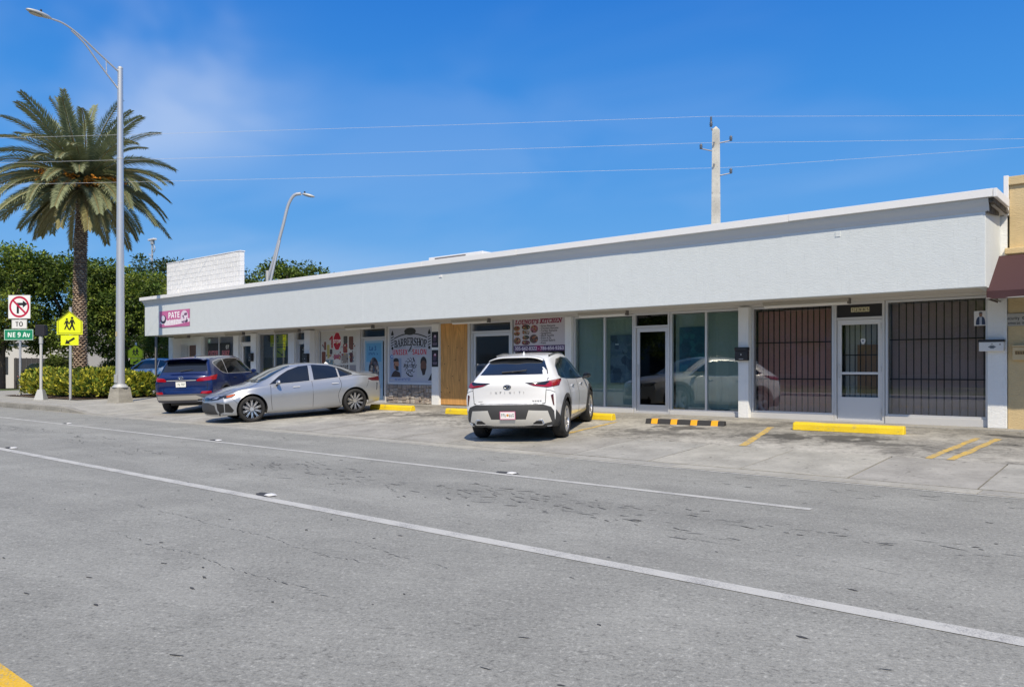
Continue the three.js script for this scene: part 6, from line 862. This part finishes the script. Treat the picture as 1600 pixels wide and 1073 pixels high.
// date palm
{ const t = thing('date_palm', 'tall date palm with drooping grey-green fronds and orange fruit', 'palm tree', [-40.34, -0.05, 1.66]); reseed(2024);
  const H = 9.7, bark = [[0.28, 0.21, 0.15], [0.34, 0.26, 0.19], [0.20, 0.14, 0.10], [0.38, 0.29, 0.21]], gs = [];
  const rad = y => lerp(0.275, 0.225, y / H) + 0.05 * Math.exp(-y * 1.6) + 0.06 * sstep(H - 1.2, H, y), bend = y => [0.28 * Math.pow(y / H, 1.6) - 0.0, 0.10 * Math.sin(y * 0.3)];
  mesh('trunk', gridGeo(20, 60, (u, v) => { const a = -u * 2 * Math.PI, y = v * (H + 0.3), b = bend(y), r = rad(y) * (0.97 + 0.03 * Math.sin(a * 5 + y * 7)); return [b[0] + Math.cos(a) * r, y, b[1] + Math.sin(a) * r]; }), mat(0.12, 0.08, 0.055, 1), t);
  for (let k = 0; k < 92; k++) for (let j = 0; j < 9; j++) { // stubs of old fronds set in a spiral
    const y = 0.35 + k * (H - 0.2) / 92 + rr(-0.01, 0.01), a = (j + (k % 2) * 0.5) / 9 * 2 * Math.PI + k * 0.045, b = bend(y), r = rad(y), w = rr(0.115, 0.145), hh = rr(0.05, 0.075), d = rr(0.035, 0.06), c = bark[Math.floor(rnd() * 4)];
    const g = new THREE.ConeGeometry(1, 1, 4, 1).toNonIndexed(); g.scale(w * 0.8, hh * 2, d); g.rotateX(-0.5); g.translate(0, 0, r + 0.005); g.rotateY(a); g.translate(b[0], y, b[1]); g.computeVertexNormals(); g.setAttribute('color', new THREE.Float32BufferAttribute(Array.from({ length: g.attributes.position.count }, () => c).flat(), 3)); gs.push(g);
  }
  const stubs = mesh('frond_stubs', merge(gs), mat(1, 1, 1, 1, { vertexColors: true }), t); stubs.userData = { kind: 'stuff' };
  // frond kinds by starting height angle
  const lm = leafMat(0.18), top = [bend(H)[0], H + 0.12, bend(H)[1]], kinds = [];
  for (const e0 of [80, 66, 54, 43, 32, 20, 8, -8, -26]) for (let v = 0; v < 2; v++) {
    const Ln = rr(3.9, 4.5) * (e0 < -20 ? 0.82 : 1), N = 30, pts = []; let e = e0 * Math.PI / 180, x = 0.12 * Math.cos(e), y = 0.25 * Math.sin(e); const droop = rr(0.9, 1.15) * (e0 > 50 ? 0.7 : 1) * (e0 < 0 ? 0.75 : 1);
    for (let i = 0; i <= N; i++) { pts.push([x, y, e]); const ds = Ln / N; x += Math.cos(e) * ds; y += Math.sin(e) * ds; e -= droop * ds / Ln * (0.5 + 1.1 * i / N) * Math.max(0.25, Math.cos(e) + 0.25); }
    const L = new Leaves(), side = 60, base = e0 < -10 ? [0.31, 0.29, 0.14] : [0.26, 0.29, 0.16];
    for (let i = 0; i < side; i++) { const f = 0.10 + 0.9 * i / side, q = f * N, k = Math.min(N - 1, Math.floor(q)), fr = q - k, px = lerp(pts[k][0], pts[k + 1][0], fr), py = lerp(pts[k][1], pts[k + 1][1], fr), ee = pts[k][2];
      const len = 0.52 * Math.sin(Math.PI * (0.12 + 0.80 * f)) + 0.10, fwd = lerp(0.55, 1.25, f);
      for (const s of [-1, 1]) for (const lift of [0.42, -0.05]) { if (lift < 0 && i % 2) continue;
        const dx = Math.cos(ee) * fwd, dy = Math.sin(ee) * fwd, tx = dx + -Math.sin(ee) * lift, ty = dy + Math.cos(ee) * lift - 0.10, tz = s * rr(0.85, 1.05), l = Math.hypot(tx, ty, tz), d = V(tx / l, ty / l, tz / l), wv = V(-Math.sin(ee), Math.cos(ee), 0), b = V().crossVectors(d, wv).normalize().multiplyScalar(0.031), n = V().crossVectors(b, d).normalize(), k2 = rr(0.78, 1.22), c = [base[0] * k2, base[1] * k2, base[2] * k2], ln = len * rr(0.85, 1.1);
        const A = [px, py, 0], M1 = [px + d.x * ln * 0.45 + b.x, py + d.y * ln * 0.45 + b.y, d.z * ln * 0.45 + b.z], M2 = [px + d.x * ln * 0.45 - b.x, py + d.y * ln * 0.45 - b.y, d.z * ln * 0.45 - b.z], T = [px + d.x * ln, py + d.y * ln - 0.05, d.z * ln];
        for (const w of [A, T, M2, A, M1, T]) { L.p.push(...w); L.n.push(n.x, n.y, n.z); L.c.push(...c); } } }
    const rg = new THREE.TubeGeometry(new THREE.CatmullRomCurve3(pts.filter((_, i) => i % 3 === 0).map(p => V(p[0], p[1], 0))), 14, 0.022, 4).toNonIndexed(); rg.deleteAttribute('uv'); rg.setAttribute('color', new THREE.Float32BufferAttribute(Array.from({ length: rg.attributes.position.count }, () => [0.26, 0.21, 0.09]).flat(), 3));
    kinds.push({ e0, g: mergeGeometries([L.geo(), rg]) });
  }
  const plan = [[80, 5], [66, 7], [54, 9], [43, 11], [32, 12], [20, 13], [8, 14], [-8, 14], [-26, 12]]; let ga = 0;
  for (const [e0, n] of plan) for (let i = 0; i < n; i++) { const ks = kinds.filter(k => k.e0 === e0), m = mesh('frond', ks[i % 2].g, lm, t); ga = i / n * 2 * Math.PI + rr(-0.16, 0.16) + e0; m.position.set(...top); m.rotation.set(0, ga, rr(-0.05, 0.05)); m.scale.setScalar(rr(0.9, 1.06)); m.rotateX(rr(-0.2, 0.2)); }
  const fm = mat(0.62, 0.24, 0.02, 0.6); // orange fruit stalks
  for (let i = 0; i < 9; i++) { const a = i < 6 ? 0.37 + (i - 2.5) * 0.42 + rr(-0.1, 0.1) : i / 9 * 6.28 - 1.2, r = rr(1.55, 1.95), y = rr(-0.1, 0.55), fg = []; for (let k = 0; k < 46; k++) { const b = V(rr(-1, 1), rr(-1.2, 0.6), rr(-1, 1)).multiplyScalar(0.34); fg.push(rod([0, 0.12, 0], [b.x, b.y, b.z], 0.007, 0.006, 4), new THREE.IcosahedronGeometry(rr(0.04, 0.06), 0).translate(b.x, b.y, b.z)); } const m = mesh('fruit_cluster', merge(fg), fm, t); m.position.set(top[0] + Math.cos(a) * r, top[1] + y, top[2] + Math.sin(a) * r); mesh('stalk', tube([[-Math.cos(a) * r, -y - 0.1, -Math.sin(a) * r], [-Math.cos(a) * r * 0.4, 0.25, -Math.sin(a) * r * 0.4], [0, 0.12, 0]], 0.02, 8, 5), fm, m); }
}
// broad-leaved trees
function treeKind(sd, h, w, cols, n, open = 0.5) {
  reseed(sd); const L = new Leaves(), clumps = []; const tr = [];
  for (let i = 0; i < n; i++) { const a = rnd() * 6.283, q = Math.pow(rnd(), 0.45), y = lerp(0.29, 1.0, rnd()), env = Math.sqrt(Math.max(0.05, 1 - Math.pow((y - 0.52) / 0.55, 2))); clumps.push([Math.cos(a) * w * q * env, y * h, Math.sin(a) * w * q * env, rr(0.55, 1.15) * w * 0.26]); }
  for (const [cx, cy, cz, r] of clumps) { const col = cols[Math.floor(rnd() * cols.length)], m = Math.round(150 * open * (0.6 + r)); for (let k = 0; k < m; k++) { const d = V(rr(-1, 1), rr(-0.9, 1), rr(-1, 1)); if (d.length() > 1) d.normalize(); const f = lerp(0.55, 1, rnd()), kk = rr(0.7, 1.35); L.add(cx + d.x * r * f, cy + d.y * r * 0.72 * f, cz + d.z * r * f, rr(0.16, 0.30), rr(0.045, 0.085), [col[0] * kk, col[1] * kk, col[2] * kk], d.multiplyScalar(0.8)); } }
  const trunk = [rod([0, 0, 0], [0.05, h * 0.42, 0], 0.20, 0.13, 9)]; for (let i = 0; i < 9; i++) { const c = clumps[Math.floor(rnd() * clumps.length)]; trunk.push(tube([[0.03, h * rr(0.16, 0.36), 0], [c[0] * 0.5, lerp(h * 0.35, c[1], 0.6), c[2] * 0.5], [c[0], c[1], c[2]]], rr(0.04, 0.075), 8, 6)); }
  return { crown: L.geo(), trunk: merge(trunk) };
}
const barkMat = mat(0.13, 0.105, 0.08, 1), lmTree = leafMat(0.30);
const kindA = treeKind(11, 8.4, 4.0, [[0.20, 0.27, 0.045], [0.14, 0.20, 0.035], [0.27, 0.33, 0.055], [0.10, 0.16, 0.03]], 120, 0.95), kindB = treeKind(12, 7.6, 3.6, [[0.14, 0.20, 0.035], [0.10, 0.15, 0.03], [0.20, 0.26, 0.04]], 110, 0.9), kindC = treeKind(13, 9.0, 3.4, [[0.08, 0.12, 0.035], [0.11, 0.15, 0.045], [0.06, 0.09, 0.03]], 70, 0.6), kindD = treeKind(14, 3.0, 2.2, [[0.09, 0.13, 0.022], [0.12, 0.16, 0.03], [0.06, 0.10, 0.02]], 60, 0.8);
function tree(kind, name, label, x, z, turn, k, group, y = -0.05) { const t = thing(name, label, 'tree', [x, y, z], turn, group); mesh('trunk', kind.trunk, barkMat, t); mesh('crown', kind.crown, lmTree, t); t.scale.set(k, k, k); return t; }
const G1 = 'trees on the corner lot';
tree(kindA, 'broadleaf_tree', 'dense green tree behind the no right turn sign', -54.8, 0.6, 0.3, 0.96, G1);
tree(kindA, 'broadleaf_tree', 'dense green tree at the left edge of the picture', -59.5, 3.6, 2.1, 0.98, G1);
tree(kindB, 'broadleaf_tree', 'dark dense tree behind the palm trunk', -53.2, -3.0, 1.1, 1.03, G1);
tree(kindA, 'broadleaf_tree', 'green tree between the palm trunk and the street lamp', -51.6, -5.4, 4.0, 0.86, G1);
tree(kindC, 'broadleaf_tree', 'tall loose dark tree above the left end of the shops', -54.6, -13.6, 0.7, 0.96, G1);
tree(kindC, 'broadleaf_tree', 'loose dark tree behind the small crossing sign', -56.4, -10.2, 2.7, 0.98, G1);
tree(kindB, 'broadleaf_tree', 'tree rising above the white block wall on the roof', -51.5, -17.5, 2.2, 1.14, G1);
tree(kindB, 'broadleaf_tree', 'low green tree just left of the shop end wall', -47.2, -6.6, 5.1, 0.66, G1);
tree(kindC, 'broadleaf_tree', 'sparse treetop showing right of the white block wall', -54.5, -24.5, 3.3, 0.80, G1);
tree(kindA, 'broadleaf_tree', 'far tree closing the gap at the left edge', -84, -6, 1.4, 1.15, G1);
tree(kindB, 'broadleaf_tree', 'far tree beyond the side street', -72, -14, 0.2, 1.15, G1);
for (const [x, z, k, l] of [[-50.5, -1.2, 0.62, 'leafy low shrub under the dark tree'], [-48.8, -3.8, 0.55, 'leafy low shrub beside the blue and white car'], [-56, 3.2, 0.6, 'leafy low shrub left of the signal pole']]) tree(kindD, 'shrub', l, x, z, x, k, 'low shrubs under the trees');
// opposite side of the road, seen only in the shop glass
for (let i = 0; i < 9; i++) tree(i % 2 ? kindA : kindB, 'broadleaf_tree', `tree across the road, ${['first', 'second', 'third', 'fourth', 'fifth', 'sixth', 'seventh', 'eighth', 'ninth'][i]} from the left`, -46 + i * 8.2, 41 + (i * 37 % 5), i * 1.7, 0.9 + (i * 13 % 5) * 0.05, 'trees across the road', -0.25);
{ const t = thing('long_building', 'long low building across the road, mirrored in the shop glass', 'building', [-20, -0.3, 52]); mesh('wall', box(-190, 60, 0, 7.2, 0, 8), mat(0.30, 0.29, 0.27, 0.9), t); mesh('roof_edge', box(-190.3, 60.3, 7.2, 7.7, -0.4, 8.3), mat(0.5, 0.5, 0.48, 0.9), t); for (let i = -20; i < 20; i++) mesh('window', box(-56 + i * 5.8, -53 + i * 5.8, 1.0, 3.2, -0.04, 0.02), mat(0.03, 0.035, 0.04, 0.2), t); }
// hedge of variegated shrubs
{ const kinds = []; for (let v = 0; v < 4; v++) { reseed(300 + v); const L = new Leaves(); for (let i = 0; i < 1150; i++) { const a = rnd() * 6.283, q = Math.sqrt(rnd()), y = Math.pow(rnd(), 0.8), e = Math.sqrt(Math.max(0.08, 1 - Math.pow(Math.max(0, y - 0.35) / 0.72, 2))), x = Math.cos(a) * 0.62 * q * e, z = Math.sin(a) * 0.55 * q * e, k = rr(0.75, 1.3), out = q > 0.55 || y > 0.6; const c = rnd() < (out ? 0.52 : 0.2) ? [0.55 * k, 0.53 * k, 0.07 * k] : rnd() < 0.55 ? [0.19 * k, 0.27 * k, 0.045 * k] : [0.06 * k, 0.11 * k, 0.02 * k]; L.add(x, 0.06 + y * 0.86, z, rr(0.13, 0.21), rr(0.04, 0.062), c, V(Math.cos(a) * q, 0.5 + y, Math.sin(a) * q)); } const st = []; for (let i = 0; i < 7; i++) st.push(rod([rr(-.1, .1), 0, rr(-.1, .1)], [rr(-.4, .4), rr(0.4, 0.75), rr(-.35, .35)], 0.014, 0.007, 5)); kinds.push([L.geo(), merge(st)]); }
  const lmH = leafMat(0.25), sm = mat(0.12, 0.085, 0.05, 1); reseed(41); const rows = [[3.75, 11, 0.68], [2.95, 11, 0.72], [2.1, 9, 0.74]]; let n = 0; const ord = ['first', 'second', 'third', 'fourth', 'fifth', 'sixth', 'seventh', 'eighth', 'ninth', 'tenth', 'eleventh'], rw = ['front', 'middle', 'back'];
  rows.forEach(([z, c, sp], r) => { for (let i = 0; i < c; i++) { const k = kinds[n++ % 4], t = thing('hedge_shrub', `yellow-green variegated shrub, ${ord[i]} from the left in the ${rw[r]} row of the hedge`, 'shrub', [-39.6 + i * sp * 0.9 + (r === 2 ? 0.4 : 0) + rr(-.1, .1) + (3.75 - z) * 0.5, -0.06, z + rr(-.12, .12)], rnd() * 6.28, 'hedge at the corner'); mesh('foliage', k[0], lmH, t); mesh('stems', k[1], sm, t); t.scale.set(rr(1.05, 1.3), rr(0.98, 1.22), rr(1.0, 1.2)); } }); }

// ------------------------------------------------------------ background buildings and cars on the left
{ const t = thing('pale_building', 'pale low building with dark gate beyond the left trees', 'building', [-74.5, -0.4, -6.0], 1.27); mesh('wall', box(-7, 7, 0, 3.6, -3, 3), mat(0.62, 0.62, 0.62, 0.9), t); mesh('roof_band', box(-7.2, 7.2, 3.6, 3.95, -3.2, 3.2), mat(0.4, 0.4, 0.42, 0.9), t); for (const x of [-4.6, -2.0, 3.2]) mesh('window', box(x, x + 1.8, 1.1, 2.5, 2.98, 3.03), mat(0.05, 0.055, 0.06, 0.2), t); mesh('gate', box(0.2, 2.6, 0, 2.4, 3.0, 3.06), mat(0.05, 0.05, 0.055, 0.7), t); for (let i = 0; i < 7; i++) mesh('gate_bar', box(0.3 + i * 0.36, 0.36 + i * 0.36, 0, 2.45, 3.07, 3.1), mat(0.08, 0.08, 0.085, 0.6), t); }
{ const t = thing('dark_roofed_building', 'dark flat roof showing behind the white shops', 'building', [-48, -0.02, -24], 0); mesh('wall', box(-9, 1, 0, 7.3, -6, 6), mat(0.25, 0.25, 0.25, 0.9), t); mesh('roof_edge', box(-9.2, 1.2, 7.3, 7.7, -6.2, 6.2), mat(0.10, 0.10, 0.11, 0.9), t); for (let i = 0; i < 3; i++) mesh('window', box(-7.5 + i * 3.0, -5.9 + i * 3.0, 4.8, 6.4, 5.98, 6.03), mat(0.03, 0.035, 0.04, 0.2), t); }
{ const t = thing('grey_building', 'grey upper storey half hidden in the dark trees', 'building', [-66, -0.4, -16], 0.5); mesh('wall', box(-6, 6, 0, 8.3, -4, 4), mat(0.36, 0.36, 0.38, 0.9), t); mesh('roof_edge', box(-6.2, 6.2, 8.3, 8.7, -4.2, 4.2), mat(0.22, 0.22, 0.23, 0.9), t); for (let i = 0; i < 3; i++) mesh('window', box(-4.5 + i * 3.4, -2.7 + i * 3.4, 5.4, 7.2, 3.98, 4.04), mat(0.03, 0.035, 0.04, 0.2), t); mesh('plinth', box(-6.1, 6.1, 0, 0.5, -4.1, 4.1), mat(0.2, 0.2, 0.2, 0.9), t); }
{ const wrapMap = colorTex(512, 256, (u, v) => { const n = fbm(u * 5, v * 5, 4, 5), k = sstep(0.45, 0.55, n + (v - 0.55) * 0.3); return [lerp(0.62, 0.02, k), lerp(0.72, 0.30, k), lerp(0.82, 0.62, k)]; }); const wrap = phys(1, 1, 1, 0.35, { clearcoat: 1, map: wrapMap });
  const blueWhite = dup(blueCar, 'light blue and white patterned car behind the hedge', [-43.9, 0, -3.7]); blueWhite.userData.group = 'cars on the corner lot'; blueWhite.rotation.set(0, 0, 0); blueWhite.quaternion.identity(); blueWhite.rotation.y = Math.PI + 0.25; blueWhite.position.y = -0.02;
  blueWhite.traverse(c => { if (c.isMesh && (c.material === navy)) { if (c.name === 'body') { c.geometry = uvm(c.geometry.clone().toNonIndexed(), 0.45); c.material = wrap; } else c.material = phys(0.02, 0.10, 0.42, 0.3, { clearcoat: 1 }); } });
  const dk = dup(sedan, 'dark parked sedan in the shade behind the palm trunk', [-50.8, -0.02, -0.2]); dk.userData.group = 'cars on the corner lot'; dk.quaternion.identity(); dk.rotation.y = -0.5; const dp = phys(0.02, 0.021, 0.024, 0.3, { clearcoat: 1 }); dk.traverse(c => { if (c.isMesh && c.material === silver) c.material = dp; }); }
shade(scene);
renderer.render(scene, camera);
